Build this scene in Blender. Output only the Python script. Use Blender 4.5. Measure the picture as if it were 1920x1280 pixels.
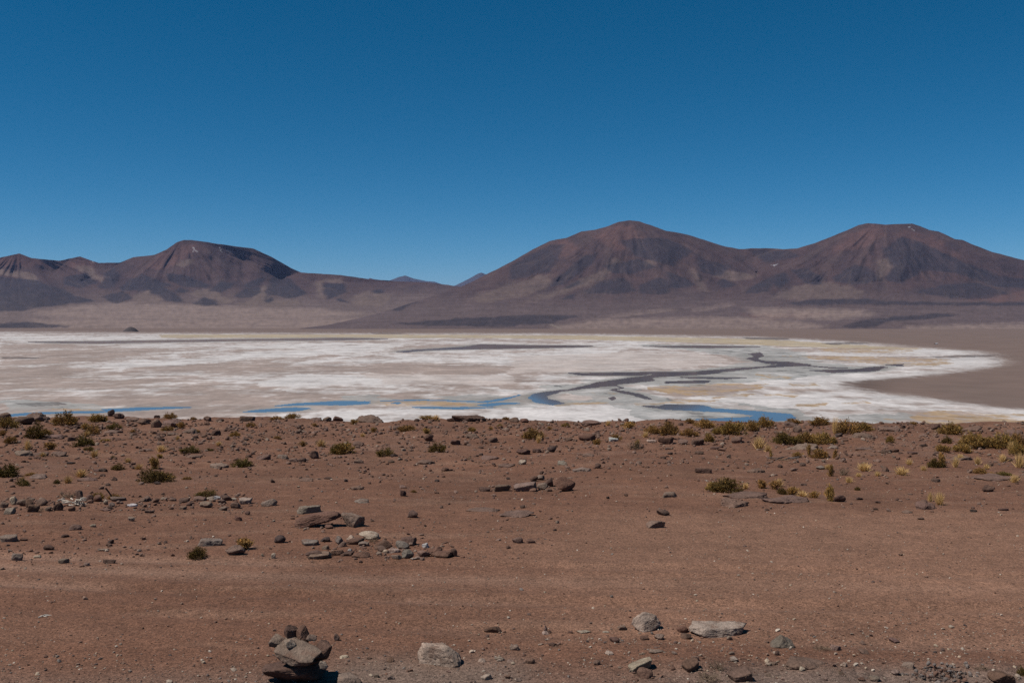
import bpy, bmesh, math, random
import numpy as np
from mathutils import Vector, Matrix, Euler

for o in list(bpy.data.objects):
    bpy.data.objects.remove(o)
scene = bpy.context.scene
COL = scene.collection

# ------------------------------------------------------------------ camera
F = 1884.0                       # focal length in pixels of the 1920 px wide frame
HOR = 592.0                      # row of the horizon in that frame
CAM_Z = 2.0
PITCH = math.atan((640.0 - HOR) / F)
cam_d = bpy.data.cameras.new('camera')
cam_d.sensor_width = 36.0
cam_d.lens = 36.0 * F / 1920.0
cam_d.clip_start = 0.1
cam_d.clip_end = 300000.0
cam = bpy.data.objects.new('camera', cam_d)
COL.objects.link(cam)
cam.location = (0, 0, CAM_Z)
cam.rotation_euler = (math.pi / 2 - PITCH, 0, 0)
scene.camera = cam

# ------------------------------------------------------------------ sky, sun, exposure
SUN_EL, SUN_AZ = 57.0, -108.0     # azimuth measured from the view direction, minus = left
world = bpy.data.worlds.new('World')
scene.world = world
world.use_nodes = True
wn = world.node_tree.nodes
sky = wn.new('ShaderNodeTexSky')
sky.sky_type = 'NISHITA'
sky.sun_disc = False
sky.sun_elevation = math.radians(SUN_EL)
sky.sun_rotation = math.radians(SUN_AZ)
sky.altitude = 4300.0
sky.air_density = 0.82
sky.dust_density = 1.1
sky.ozone_density = 3.2
wn['Background'].inputs['Strength'].default_value = 0.076
hsv = wn.new('ShaderNodeHueSaturation')
hsv.inputs['Hue'].default_value = 0.485
hsv.inputs['Saturation'].default_value = 1.365
world.node_tree.links.new(sky.outputs['Color'], hsv.inputs['Color'])
world.node_tree.links.new(hsv.outputs['Color'], wn['Background'].inputs['Color'])

sun_d = bpy.data.lights.new('sun', 'SUN')
sun_d.energy = 4.9
sun_d.angle = math.radians(0.5)
sun_d.color = (1.0, 0.955, 0.885)
sun = bpy.data.objects.new('sun', sun_d)
COL.objects.link(sun)
_e, _a = math.radians(SUN_EL), math.radians(SUN_AZ)
to_sun = Vector((math.sin(_a) * math.cos(_e), math.cos(_a) * math.cos(_e), math.sin(_e)))
sun.rotation_euler = to_sun.to_track_quat('Z', 'Y').to_euler()
sun.location = to_sun * 50

scene.view_settings.view_transform = 'Standard'
scene.view_settings.look = 'None'
scene.view_settings.gamma = 1.0
scene.view_settings.exposure = 0.0
scene.view_settings.use_curve_mapping = False
scene.cycles.max_bounces = 6
scene.cycles.diffuse_bounces = 2
scene.cycles.volume_bounces = 0
scene.cycles.use_denoising = False
scene.cycles.use_adaptive_sampling = False

# ------------------------------------------------------------------ numeric helpers
_rng = np.random.RandomState(7)
_P = np.concatenate([_rng.permutation(4096)] * 2)
_G = _rng.uniform(-1, 1, (4096, 3)).astype(np.float64)
_G /= np.linalg.norm(_G, axis=1)[:, None]


def noise3(x, y, z):
    x, y, z = np.broadcast_arrays(np.asarray(x, float), np.asarray(y, float), np.asarray(z, float))
    xi, yi, zi = np.floor(x).astype(np.int64), np.floor(y).astype(np.int64), np.floor(z).astype(np.int64)
    fx, fy, fz = x - xi, y - yi, z - zi
    u, v, w = [t * t * t * (t * (t * 6 - 15) + 10) for t in (fx, fy, fz)]
    out = 0.0
    for dx in (0, 1):
        for dy in (0, 1):
            for dz in (0, 1):
                h = _P[_P[_P[(xi + dx) & 4095] + ((yi + dy) & 4095)] + ((zi + dz) & 4095)]
                g = _G[h]
                d = g[..., 0] * (fx - dx) + g[..., 1] * (fy - dy) + g[..., 2] * (fz - dz)
                out = out + d * (u if dx else 1 - u) * (v if dy else 1 - v) * (w if dz else 1 - w)
    return out * 1.5


def fbm(x, y, z=0.0, octaves=4, gain=0.5, lac=2.03):
    a, s, o = 1.0, 0.0, 0.0
    for k in range(octaves):
        o = o + a * noise3(np.asarray(x) * lac ** k + 17.1 * k, np.asarray(y) * lac ** k - 9.7 * k, np.asarray(z) * lac ** k + 3.3 * k)
        s += a
        a *= gain
    return o / s


def ridged(x, y, z=0.0, octaves=4):
    a, o, s = 1.0, 0.0, 0.0
    for k in range(octaves):
        n = 1 - np.abs(noise3(np.asarray(x) * 2.1 ** k + 31 * k, np.asarray(y) * 2.1 ** k + 11 * k, np.asarray(z) + 5 * k)) * 1.6
        o = o + a * n
        s += a
        a *= 0.5
    return o / s


def sstep(a, b, x):
    t = np.clip((np.asarray(x, float) - a) / (b - a), 0, 1)
    return t * t * (3 - 2 * t)


def in_poly(px, py, poly):
    """point in polygon for arrays"""
    poly = np.asarray(poly, float)
    res = np.zeros(px.shape, bool)
    x0, y0 = poly.min(0)
    x1, y1 = poly.max(0)
    sel = (px >= x0) & (px <= x1) & (py >= y0) & (py <= y1)
    if not sel.any():
        return res
    X, Y = px[sel], py[sel]
    r = np.zeros(X.shape, bool)
    n = len(poly)
    j = n - 1
    for i in range(n):
        xi, yi = poly[i]
        xj, yj = poly[j]
        c = ((yi > Y) != (yj > Y)) & (X < (xj - xi) * (Y - yi) / ((yj - yi) if yj != yi else 1e-9) + xi)
        r ^= c
        j = i
    res[sel] = r
    return res


CP, SP = math.cos(PITCH), math.sin(PITCH)


def ray(px, py):
    """world direction (y component 1) through pixel px,py of the 1920x1280 frame"""
    x = (np.asarray(px, float) - 960.0) / F
    v = (640.0 - np.asarray(py, float)) / F
    dy = CP + v * SP
    dz = -SP + v * CP
    return x / dy, dz / dy


def project(X, Y, Z):
    Z = np.asarray(Z, float) - CAM_Z
    dep = Y * CP - Z * SP
    up = Y * SP + Z * CP
    return 960 + F * X / dep, 640 - F * up / dep


def mesh_from(name, verts, faces, smooth=False):
    """verts (n,3), faces (m,k) arrays"""
    verts = np.asarray(verts, np.float32)
    faces = np.asarray(faces, np.int32)
    me = bpy.data.meshes.new(name)
    n, k = faces.shape
    me.vertices.add(len(verts))
    me.vertices.foreach_set('co', verts.ravel())
    me.loops.add(n * k)
    me.loops.foreach_set('vertex_index', faces.ravel())
    me.polygons.add(n)
    me.polygons.foreach_set('loop_start', np.arange(0, n * k, k, dtype=np.int32))
    me.polygons.foreach_set('loop_total', np.full(n, k, np.int32))
    me.polygons.foreach_set('use_smooth', np.full(n, bool(smooth)))
    me.update(calc_edges=True)
    return me


def set_col(me, name, rgb):
    rgb = np.asarray(rgb, np.float32)
    if rgb.shape[1] == 3:
        rgb = np.concatenate([rgb, np.ones((len(rgb), 1), np.float32)], 1)
    at = me.color_attributes.new(name, 'FLOAT_COLOR', 'POINT')
    at.data.foreach_set('color', rgb.ravel())


def grid_faces(nr, nc):
    i = np.arange((nr - 1) * (nc - 1))
    r, c = i // (nc - 1), i % (nc - 1)
    a = r * nc + c
    return np.stack([a, a + 1, a + nc + 1, a + nc], 1)


def link(name, me, mat=None, parent=None):
    o = bpy.data.objects.new(name, me)
    COL.objects.link(o)
    if mat is not None and me is not None and not len(me.materials):
        me.materials.append(mat)
    if parent is not None:
        o.parent = parent
    return o


THINGS = []


def tag(o, label, cat, group=None, px=None):
    o['label'] = label
    o['category'] = cat
    if group:
        o['group'] = group
    if px is not None:
        THINGS.append((o, px))
    return o


def structure(o):
    o['kind'] = 'structure'
    return o


def stuff(o, label, cat):
    o['kind'] = 'stuff'
    o['label'] = label
    o['category'] = cat
    return o


# ------------------------------------------------------------------ materials
def new_mat(name):
    m = bpy.data.materials.new(name)
    m.use_nodes = True
    nt = m.node_tree
    b = nt.nodes['Principled BSDF']
    b.inputs['Specular IOR Level'].default_value = 0.15
    b.inputs['Roughness'].default_value = 0.95
    return m, nt, b


class NB:
    def __init__(s, nt):
        s.nt = nt

    def n(s, typ, **kw):
        nd = s.nt.nodes.new(typ)
        for k, v in kw.items():
            setattr(nd, k, v)
        return nd

    def l(s, a, b):
        s.nt.links.new(a, b)

    def noise(s, vec, scale, detail=4.0, rough=0.55, lac=2.0):
        nd = s.n('ShaderNodeTexNoise')
        nd.inputs['Scale'].default_value = scale
        nd.inputs['Detail'].default_value = detail
        nd.inputs['Roughness'].default_value = rough
        if vec is not None:
            s.l(vec, nd.inputs['Vector'])
        return nd.outputs['Fac']

    def ramp(s, fac, stops):
        nd = s.n('ShaderNodeValToRGB')
        e = nd.color_ramp.elements
        while len(e) < len(stops):
            e.new(0.5)
        for el, (p, c) in zip(e, stops):
            el.position = p
            el.color = (c, c, c, 1) if isinstance(c, (int, float)) else (*c, 1)
        s.l(fac, nd.inputs['Fac'])
        return nd.outputs['Color']

    def mix(s, fac, a, b, mode='MIX'):
        nd = s.n('ShaderNodeMix', data_type='RGBA', blend_type=mode)
        for sock, v in ((nd.inputs[0], fac), (nd.inputs[6], a), (nd.inputs[7], b)):
            if isinstance(v, (int, float)):
                sock.default_value = v
            elif isinstance(v, tuple):
                sock.default_value = (*v, 1)
            else:
                s.l(v, sock)
        return nd.outputs[2]

    def math(s, op, a, b=None):
        nd = s.n('ShaderNodeMath', operation=op)
        for i, v in enumerate((a, b)):
            if v is None:
                continue
            if isinstance(v, (int, float)):
                nd.inputs[i].default_value = v
            else:
                s.l(v, nd.inputs[i])
        return nd.outputs[0]

    def bump(s, h, strength, dist, normal=None):
        nd = s.n('ShaderNodeBump')
        nd.inputs['Strength'].default_value = strength
        nd.inputs['Distance'].default_value = dist
        s.l(h, nd.inputs['Height'])
        if normal is not None:
            s.l(normal, nd.inputs['Normal'])
        return nd.outputs['Normal']

    def pos(s):
        return s.n('ShaderNodeNewGeometry').outputs['Position']

    def attr(s, name):
        return s.n('ShaderNodeAttribute', attribute_name=name).outputs['Color']


ALB = (0.735, 0.735, 0.735)


def mat_ground():
    m, nt, b = new_mat('reddish_gravel_soil')
    k = NB(nt)
    p = k.pos()
    base = k.attr('col')
    big = k.noise(p, 0.35, 4, 0.6)
    mid = k.noise(p, 3.0, 5, 0.6)
    fine = k.noise(p, 45.0, 3, 0.7)
    grit = k.noise(p, 150.0, 2, 0.7)
    c = k.mix(1.0, base, k.ramp(big, [(0.3, 0.86), (0.7, 1.14)]), 'MULTIPLY')
    c = k.mix(1.0, c, k.ramp(mid, [(0.3, 0.86), (0.7, 1.14)]), 'MULTIPLY')
    c = k.mix(1.0, c, k.ramp(k.noise(p, 14.0, 4, 0.7), [(0.35, 0.82), (0.5, 1.0), (0.65, 1.14)]), 'MULTIPLY')
    c = k.mix(1.0, c, k.ramp(fine, [(0.36, 0.58), (0.5, 1.0), (0.64, 1.34)]), 'MULTIPLY')
    c = k.mix(1.0, c, k.ramp(grit, [(0.36, 0.56), (0.5, 1.0), (0.64, 1.50)]), 'MULTIPLY')
    c = k.mix(1.0, c, ALB, 'MULTIPLY')
    k.l(c, b.inputs['Base Color'])
    n1 = k.bump(k.noise(p, 9.0, 6, 0.65), 0.5, 0.03)
    n2 = k.bump(k.noise(p, 70.0, 3, 0.7), 0.7, 0.012, n1)
    k.l(n2, b.inputs['Normal'])
    return m


def mat_rock():
    m, nt, b = new_mat('weathered_rock')
    k = NB(nt)
    oi = k.n('ShaderNodeObjectInfo')
    tc = k.n('ShaderNodeTexCoord').outputs['Object']
    p = k.n('ShaderNodeVectorMath', operation='ADD')
    k.l(tc, p.inputs[0])
    k.l(oi.outputs['Location'], p.inputs[1])
    p = p.outputs[0]
    c = k.mix(1.0, oi.outputs['Color'], k.ramp(k.noise(p, 6.0, 5, 0.65), [(0.3, 0.7), (0.7, 1.25)]), 'MULTIPLY')
    c = k.mix(1.0, c, k.ramp(k.noise(p, 55.0, 4, 0.7), [(0.32, 0.7), (0.68, 1.28)]), 'MULTIPLY')
    dust = k.ramp(k.noise(p, 11.0, 3, 0.6), [(0.52, 0.0), (0.66, 1.0)])
    c = k.mix(k.math('MULTIPLY', dust, 0.7), c, (0.20, 0.118, 0.085))
    c = k.mix(1.0, c, ALB, 'MULTIPLY')
    k.l(c, b.inputs['Base Color'])
    n1 = k.bump(k.noise(p, 14.0, 6, 0.68), 0.9, 0.03)
    n2 = k.bump(k.noise(p, 80.0, 4, 0.7), 0.8, 0.008, n1)
    k.l(n2, b.inputs['Normal'])
    return m


def mat_attr(name, scale_bump=None, rough=0.95, vari=None):
    m, nt, b = new_mat(name)
    k = NB(nt)
    c = k.attr('col')
    if vari:
        for sc, lo, hi in vari:
            c = k.mix(1.0, c, k.ramp(k.noise(k.pos(), sc, 5, 0.6), [(0.3, lo), (0.7, hi)]), 'MULTIPLY')
    c = k.mix(1.0, c, ALB, 'MULTIPLY')
    k.l(c, b.inputs['Base Color'])
    b.inputs['Roughness'].default_value = rough
    if scale_bump:
        nrm = None
        for sc, st, di in scale_bump:
            nrm = k.bump(k.noise(k.pos(), sc, 6, 0.6), st, di, nrm)
        k.l(nrm, b.inputs['Normal'])
    return m


def mat_leaf(name, trans=0.15):
    """foliage or straw; the tint of each plant is its object colour, of each leaf its attribute"""
    m, nt, b = new_mat(name)
    k = NB(nt)
    oi = k.n('ShaderNodeObjectInfo')
    c = k.mix(1.0, oi.outputs['Color'], k.attr('col'), 'MULTIPLY')
    k.l(c, b.inputs['Base Color'])
    b.inputs['Roughness'].default_value = 0.8
    return m


def mat_plain(name, col, rough=0.9):
    m, nt, b = new_mat(name)
    k = NB(nt)
    c = k.mix(1.0, col, k.ramp(k.noise(k.pos(), 25.0, 4, 0.6), [(0.3, 0.8), (0.7, 1.2)]), 'MULTIPLY')
    k.l(c, b.inputs['Base Color'])
    b.inputs['Roughness'].default_value = rough
    return m


M_GROUND = mat_ground()
M_ROCK = mat_rock()
M_PEBBLE = mat_attr('loose_pebbles')
M_SALT = mat_attr('salt_crust', rough=0.9, vari=[(0.006, 0.86, 1.12), (0.02, 0.80, 1.18), (0.11, 0.82, 1.16)])
M_LAND = mat_attr('sandy_shore', rough=0.95, vari=[(0.012, 0.9, 1.1)])
M_MOUNT = mat_attr('volcanic_slopes', rough=1.0, vari=[(0.004, 0.86, 1.14), (0.02, 0.88, 1.12)])
M_LEAF = mat_leaf('shrub_foliage')
M_STRAW = mat_leaf('straw_grass')
M_WOOD = mat_leaf('dry_wood')
m, nt, b = new_mat('shallow_water')
b.inputs['Base Color'].default_value = (0.10, 0.095, 0.095, 1)
b.inputs['Roughness'].default_value = 0.06
b.inputs['Specular IOR Level'].default_value = 0.5
b.inputs['IOR'].default_value = 1.33
b.inputs['Metallic'].default_value = 0.0
M_WATER = m

# ------------------------------------------------------------------ the near plateau
SALAR_Z = -118.0


def crest_y(X):
    return 33.0 - 0.14 * X + 1.2 * noise3(np.asarray(X) * 0.12, 3.3, 0.0)


def ground_z(X, Y):
    X = np.asarray(X, float)
    Y = np.asarray(Y, float)
    z = -0.045 * np.maximum(Y, -10)
    yc = crest_y(X)
    t = np.maximum(Y - yc, 0)
    z = z - np.where(t < 14, t * t / 14 * 0.30, 0.60 * t - 4.2) * 1.0
    road = sstep(12.5, 10.5, Y - 0.06 * X) * sstep(6.0, 7.0, Y + 0.05 * X)
    rocky = sstep(15, 24, Y)
    rough = (1 - 0.8 * road)
    z = z + 0.07 * fbm(X * 0.28, Y * 0.28, 1.0, 3) * rough * (1 + 0.7 * rocky)
    z = z + 0.030 * fbm(X * 1.3, Y * 1.3, 5.0, 4) * rough * (1 + 1.8 * rocky)
    z = z + 0.010 * fbm(X * 6.0, Y * 6.0, 9.0, 3) * (0.4 + 0.6 * rough) * (1 + 1.5 * rocky)
    z = z + sstep(22, 31, Y) * (0.16 * noise3(X * 0.22, 7.7, 0.0) + 0.10 * fbm(X * 0.75, Y * 0.5, 13.0, 3))
    # low berm of loose spoil along the near side of the track, on the right
    berm = sstep(0.1, 1.2, X) * sstep(7.3, 6.6, Y + 0.10 * X) * sstep(3.2, 5.0, Y + 0.10 * X)
    z = z + berm * (0.05 + 0.05 * fbm(X * 2.2, Y * 2.2, 2.0, 3))
    # shallow wheel ruts
    for c, a in ((8.4, 0.02), (9.7, 0.016), (7.5, 0.012)):
        d = Y + 0.13 * X + 0.15 * np.sin(X * 0.5 + c) - c
        z = z - a * np.exp(-(d / 0.13) ** 2) + a * 0.6 * np.exp(-((np.abs(d) - 0.24) / 0.09) ** 2)
    return z


def hit(px, py):
    """point of the plateau seen through a pixel"""
    dx, dz = ray(px, py)
    lo, hi, tt = math.log(4.0), math.log(50.0), 36.0
    for n_ in (150, 24):
        t = np.exp(np.linspace(lo, hi, n_))
        g = CAM_Z + dz * t - ground_z(dx * t, t)
        below = np.nonzero(g <= 0)[0]
        if not len(below):
            tt = min(float(t[int(np.argmin(g))]), 36.0)
            break
        i = max(int(below[0]), 1)
        lo, hi = math.log(t[i - 1]), math.log(t[i])
        tt = float(t[i - 1] + (t[i] - t[i - 1]) * g[i - 1] / (g[i - 1] - g[i] + 1e-12))
    X, Y = float(dx * tt), float(tt)
    return X, Y, float(ground_z(X, Y))


def hit_many(px, py):
    dx, dz = ray(px, py)
    t = CAM_Z / np.maximum(-dz - 0.045, 0.01)
    for _ in range(6):
        g = ground_z(dx * t, t)
        t = 0.4 * t + 0.6 * np.clip((g + 0.045 * t - CAM_Z) / np.minimum(dz + 0.045, -0.01), 3.0, 48.0)
    return dx * t, t, ground_z(dx * t, t)


def build_plateau():
    rows = np.concatenate([np.linspace(-40, 3.0, 24), np.exp(np.linspace(math.log(3.4), math.log(50), 430)),
                           np.exp(np.linspace(math.log(51), math.log(330), 60))])
    u = np.linspace(-1, 1, 640)
    u = np.sign(u) * (0.62 * np.abs(u) + 0.9 * np.abs(u) ** 6)
    R, U = np.meshgrid(rows, u, indexing='ij')
    X = U * np.maximum(R + 4.0, 9.0)
    Y = R
    Z = ground_z(X, Y)
    v = np.stack([X.ravel(), Y.ravel(), Z.ravel()], 1)
    me = mesh_from('ground', v, grid_faces(len(rows), len(u))[:, ::1], True)
    # soil colours
    px, py = project(X, np.maximum(Y, 0.5), Z)
    wx = 40 * fbm(X * 0.5, Y * 0.5, 3.0, 3)
    wy = 22 * fbm(X * 0.5, Y * 0.5, 8.0, 3)
    c = np.empty(X.shape + (3,))
    c[:] = (0.186, 0.091, 0.057)
    def blend(mask, col):
        mk = np.clip(mask, 0, 1)[..., None]
        c[:] = c * (1 - mk) + np.array(col) * mk
    blend(sstep(-0.05, 0.35, fbm(X * 0.22, Y * 0.5, 11.0, 3)) * 0.6, (0.215, 0.114, 0.074))
    blend(sstep(0.05, 0.4, fbm(X * 0.5, Y * 0.9, 21.0, 4)) * sstep(12, 20, Y) * 0.55, (0.208, 0.118, 0.084))
    blend(sstep(0.12, 0.35, fbm(X * 0.4, Y * 2.2, 31.0, 3)) * 0.4, (0.255, 0.148, 0.100))
    for cc_ in (8.4, 9.7, 7.5, 9.1):
        d_ = Y + 0.13 * X + 0.15 * np.sin(X * 0.5 + cc_) - cc_ + 0.12 * fbm(X * 0.8, Y * 0.8, cc_, 3)
        blend(np.exp(-(d_ / 0.22) ** 2) * sstep(-0.2, 0.2, fbm(X * 0.3, Y * 0.5, cc_ + 3, 2)) * 0.8, (0.272, 0.156, 0.108))
    blend(sstep(700, 1350, px + 3 * wx) * sstep(930, 985, py + wy) * sstep(1240, 1150, py + wy) * 0.75, (0.262, 0.142, 0.093))
    blend(sstep(1195, 1262, py + wy + wx * 0.3) * sstep(560, 700, px + wx) * sstep(1040, 930, px + wx) * 0.65, (0.205, 0.150, 0.118))
    blend(sstep(1235, 1275, py + wy) * sstep(1120, 1400, px + wx) * 0.6, (0.19, 0.145, 0.12))
    blend(sstep(1225, 1290, py + wy) * 0.35, (0.19, 0.14, 0.115))
    set_col(me, 'col', c.reshape(-1, 3))
    o = structure(link('ground', me, M_GROUND))
    return o


GROUND = build_plateau()

# ------------------------------------------------------------------ salt flat, river, sandy spit
SHORE = [(-400, 621), (0, 622), (300, 624), (500, 624.5), (960, 625), (1100, 626), (1300, 629), (1440, 632), (1520, 637), (1600, 641),
         (1660, 645), (1720, 650), (1790, 655), (1848, 660), (1848, 668), (1872, 674), (1884, 683), (1830, 692), (1740, 703), (1660, 709), (1600, 713),
         (1556, 721), (1600, 729), (1640, 735), (1700, 740), (1760, 751), (1850, 763), (1920, 768), (2100, 776), (2300, 785),
         (2300, 560), (-400, 560)]
WHITE = [[(370, 655), (480, 643), (760, 643), (740, 660), (640, 672), (520, 680), (430, 692), (260, 690), (130, 712), (140, 700), (240, 675)],
         [(700, 664), (800, 652), (960, 662), (1180, 650), (1130, 668), (960, 682), (820, 678)],
         [(560, 700), (760, 710), (840, 730), (620, 745), (480, 725)],
         [(1400, 712), (1540, 700), (1680, 692), (1760, 676), (1860, 662), (1890, 684), (1830, 696), (1740, 708), (1650, 714), (1540, 725), (1440, 722)],
         [(1540, 719), (1640, 733), (1760, 749), (1920, 764), (1990, 775), (1920, 788), (1820, 774), (1680, 768), (1500, 771), (1400, 766), (1380, 745), (1430, 718)],
         [(1530, 658), (1740, 652), (1850, 661), (1760, 668), (1600, 668), (1500, 664)],
         [(1190, 738), (1260, 742), (1400, 742), (1400, 758), (1330, 750), (1220, 746)],
         [(0, 630), (330, 630), (330, 636), (0, 640)],
         [(0, 745), (60, 752), (40, 762), (0, 760)],
         [(520, 775), (900, 764), (1250, 768), (1250, 800), (400, 800)],
         [(1040, 760), (1240, 768), (1300, 795), (1000, 795)],
         [(1040, 640), (1440, 648), (1400, 656), (1130, 652)]]
TAN = [[(0, 642), (180, 648), (330, 655), (230, 670), (0, 690)], [(230, 692), (480, 674), (560, 684), (480, 705), (250, 718)],
       [(640, 696), (720, 681), (900, 680), (980, 690), (930, 702), (700, 704)], [(0, 700), (230, 712), (260, 748), (0, 750)],
       [(330, 662), (470, 655), (450, 664), (340, 672)], [(960, 700), (1020, 703), (1015, 732), (930, 728)],
       [(480, 672), (640, 664), (600, 676), (480, 682)], [(700, 660), (760, 648), (900, 645), (880, 650), (760, 662)]]
PINK = [[(960, 668), (1180, 660), (1330, 664), (1370, 674), (1300, 688), (1060, 697), (960, 700)], [(700, 700), (960, 705), (960, 720), (720, 720)],
        [(1040, 738), (1140, 735), (1170, 750), (1060, 752)]]
GREY = [[(1180, 645), (1440, 648), (1500, 660), (1540, 680), (1660, 690), (1500, 708), (1300, 724), (1180, 720), (1100, 714), (1200, 702), (1330, 692),
         (1420, 676), (1350, 664), (1280, 655)], [(1020, 734), (1140, 718), (1262, 752), (1220, 758), (1100, 757), (1080, 745)],
        [(1170, 758), (1340, 766), (1420, 784), (1240, 792), (1180, 778)], [(0, 750), (130, 752), (200, 765), (0, 772)],
        [(790, 738), (930, 742), (1010, 762), (880, 763)], [(1320, 752), (1500, 766), (1560, 790), (1420, 795), (1480, 775)],
        [(1560, 690), (1690, 684), (1640, 700), (1540, 704)], [(1040, 722), (1090, 718), (1080, 730), (1030, 732)],
        [(640, 742), (700, 738), (730, 750), (650, 752)], [(1620, 772), (1690, 778), (1700, 796), (1560, 796)]]
OCHRE = [[(1200, 728), (1240, 724), (1330, 720), (1425, 718), (1418, 730), (1340, 740), (1250, 739)], [(1350, 742), (1430, 737), (1410, 745), (1345, 748)],
         [(1232, 749), (1300, 746), (1345, 752), (1310, 757), (1240, 755)], [(1058, 753), (1150, 754), (1150, 760), (1062, 760)],
         [(1165, 754), (1242, 754), (1235, 760), (1180, 759)], [(672, 757), (720, 751), (790, 750), (885, 758), (862, 763), (720, 762)],
         [(1470, 667), (1620, 668), (1795, 675), (1760, 687), (1680, 684), (1560, 675)], [(1530, 652), (1720, 652), (1700, 661), (1560, 661)],
         [(300, 627), (700, 627), (1100, 629), (1440, 636), (1740, 655), (1500, 650), (1240, 640), (960, 634), (600, 633), (300, 633)],
         [(1660, 786), (1740, 771), (1880, 775), (1990, 786), (1990, 812), (1700, 812)], [(1488, 718), (1540, 716), (1530, 726), (1490, 725)],
         [(1493, 756), (1545, 756), (1538, 764), (1500, 763)], [(1430, 700), (1480, 707), (1420, 712)], [(118, 767), (192, 766), (186, 771), (124, 771.5)],
         [(1085, 735), (1110, 734), (1105, 739)], [(1128, 737), (1165, 738), (1150, 741)], [(1585, 757), (1640, 750), (1650, 757)],
         [(1430, 740), (1500, 728), (1480, 745)]]
MUD = [[(1390, 632), (1480, 633), (1480, 637), (1400, 636)], [(1540, 643), (1600, 641), (1640, 644), (1560, 646.5)], [(690, 623.5), (760, 623.8), (750, 626), (700, 626)],
       [(1740, 668), (1880, 664), (1860, 669), (1760, 671)], [(0, 669), (90, 670), (60, 672), (0, 672)], [(1270, 646), (1320, 648), (1380, 650), (1300, 652)],
       [(20, 756), (110, 753), (130, 758), (60, 763)]]
WATER = [[(1515, 684), (1480, 680), (1440, 686), (1380, 690), (1300, 697), (1230, 697), (1095, 699), (1065, 699), (1095, 704), (1200, 704), (1226, 700),
          (1222, 703), (1180, 708), (1140, 714), (1090, 722), (1070, 730), (1030, 734), (1005, 738), (995, 746), (1015, 754), (1045, 759.5), (1072, 756),
          (1060, 751), (1040, 748), (1032, 742), (1040, 736), (1070, 732), (1100, 728), (1120, 725), (1145, 724), (1160, 720), (1190, 718), (1220, 714),
          (1226, 707), (1260, 706), (1320, 702), (1380, 694), (1440, 688), (1480, 687)],
         [(1140, 720), (1165, 726), (1160, 731), (1180, 734), (1200, 738), (1220, 749), (1202, 747), (1185, 742), (1165, 736), (1146, 731), (1158, 727)],
         [(1402, 664), (1425, 660), (1434, 666), (1422, 671), (1436, 677), (1428, 679), (1412, 677), (1400, 673), (1412, 668)],
         [(1418, 677), (1480, 678), (1520, 684), (1480, 684), (1440, 681)], [(1420, 681), (1600, 690), (1560, 690)],
         [(1200, 760), (1240, 761), (1250, 757.5), (1310, 759), (1340, 765), (1420, 771), (1490, 776), (1485, 786), (1430, 792), (1330, 790), (1290, 785),
          (1400, 781), (1412, 778), (1340, 771), (1280, 768), (1240, 767)],
         [(505, 761), (560, 755.5), (600, 753), (650, 752), (690, 752), (692, 756.5), (650, 759.5), (580, 759), (540, 760.5)], [(440, 772), (480, 767.5), (520, 765), (560, 764), (592, 765.5), (570, 769.5), (530, 771.5), (480, 772.5)],
         [(690, 752), (760, 749), (840, 750.5), (900, 752.5), (930, 748), (950, 744), (968, 739), (973, 740), (955, 746), (935, 751), (905, 754.5), (840, 751.7), (760, 750.3)],
         [(726, 756.5), (735, 754), (750, 754), (746, 757.5)],
         [(882, 759), (915, 755), (960, 754.5), (980, 756.5), (940, 758), (905, 761.5)], [(775, 763.5), (880, 763.2), (930, 763), (860, 765.5), (800, 765.8)],
         [(20, 776), (90, 773.5), (130, 771.5), (200, 770), (190, 766.5), (260, 764), (330, 762), (370, 763.8), (300, 766.5), (240, 770), (180, 774), (120, 774.5), (60, 778), (20, 781)],
         [(50, 641), (200, 639.5), (330, 637.5), (480, 635.5), (640, 633.5), (730, 635), (640, 637.5), (480, 638.5), (330, 641), (200, 643.5), (90, 642.5)],
         [(742, 659), (770, 656), (830, 652.5), (870, 650), (900, 645), (960, 647), (1115, 648), (1100, 650.5), (960, 653.5), (860, 655), (800, 656.5), (760, 661)],
         [(1515, 694), (1600, 692), (1650, 687), (1664, 689), (1640, 696), (1560, 698.5)], [(1240, 715), (1330, 713), (1325, 718), (1250, 718.5)],
         [(1280, 706.5), (1400, 708), (1360, 710.5), (1290, 709)], [(1130, 746), (1148, 743), (1142, 750), (1134, 751)], [(1660, 684), (1700, 682), (1690, 687)],
         [(1190, 649), (1320, 648), (1440, 650), (1320, 652.5)]]


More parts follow.
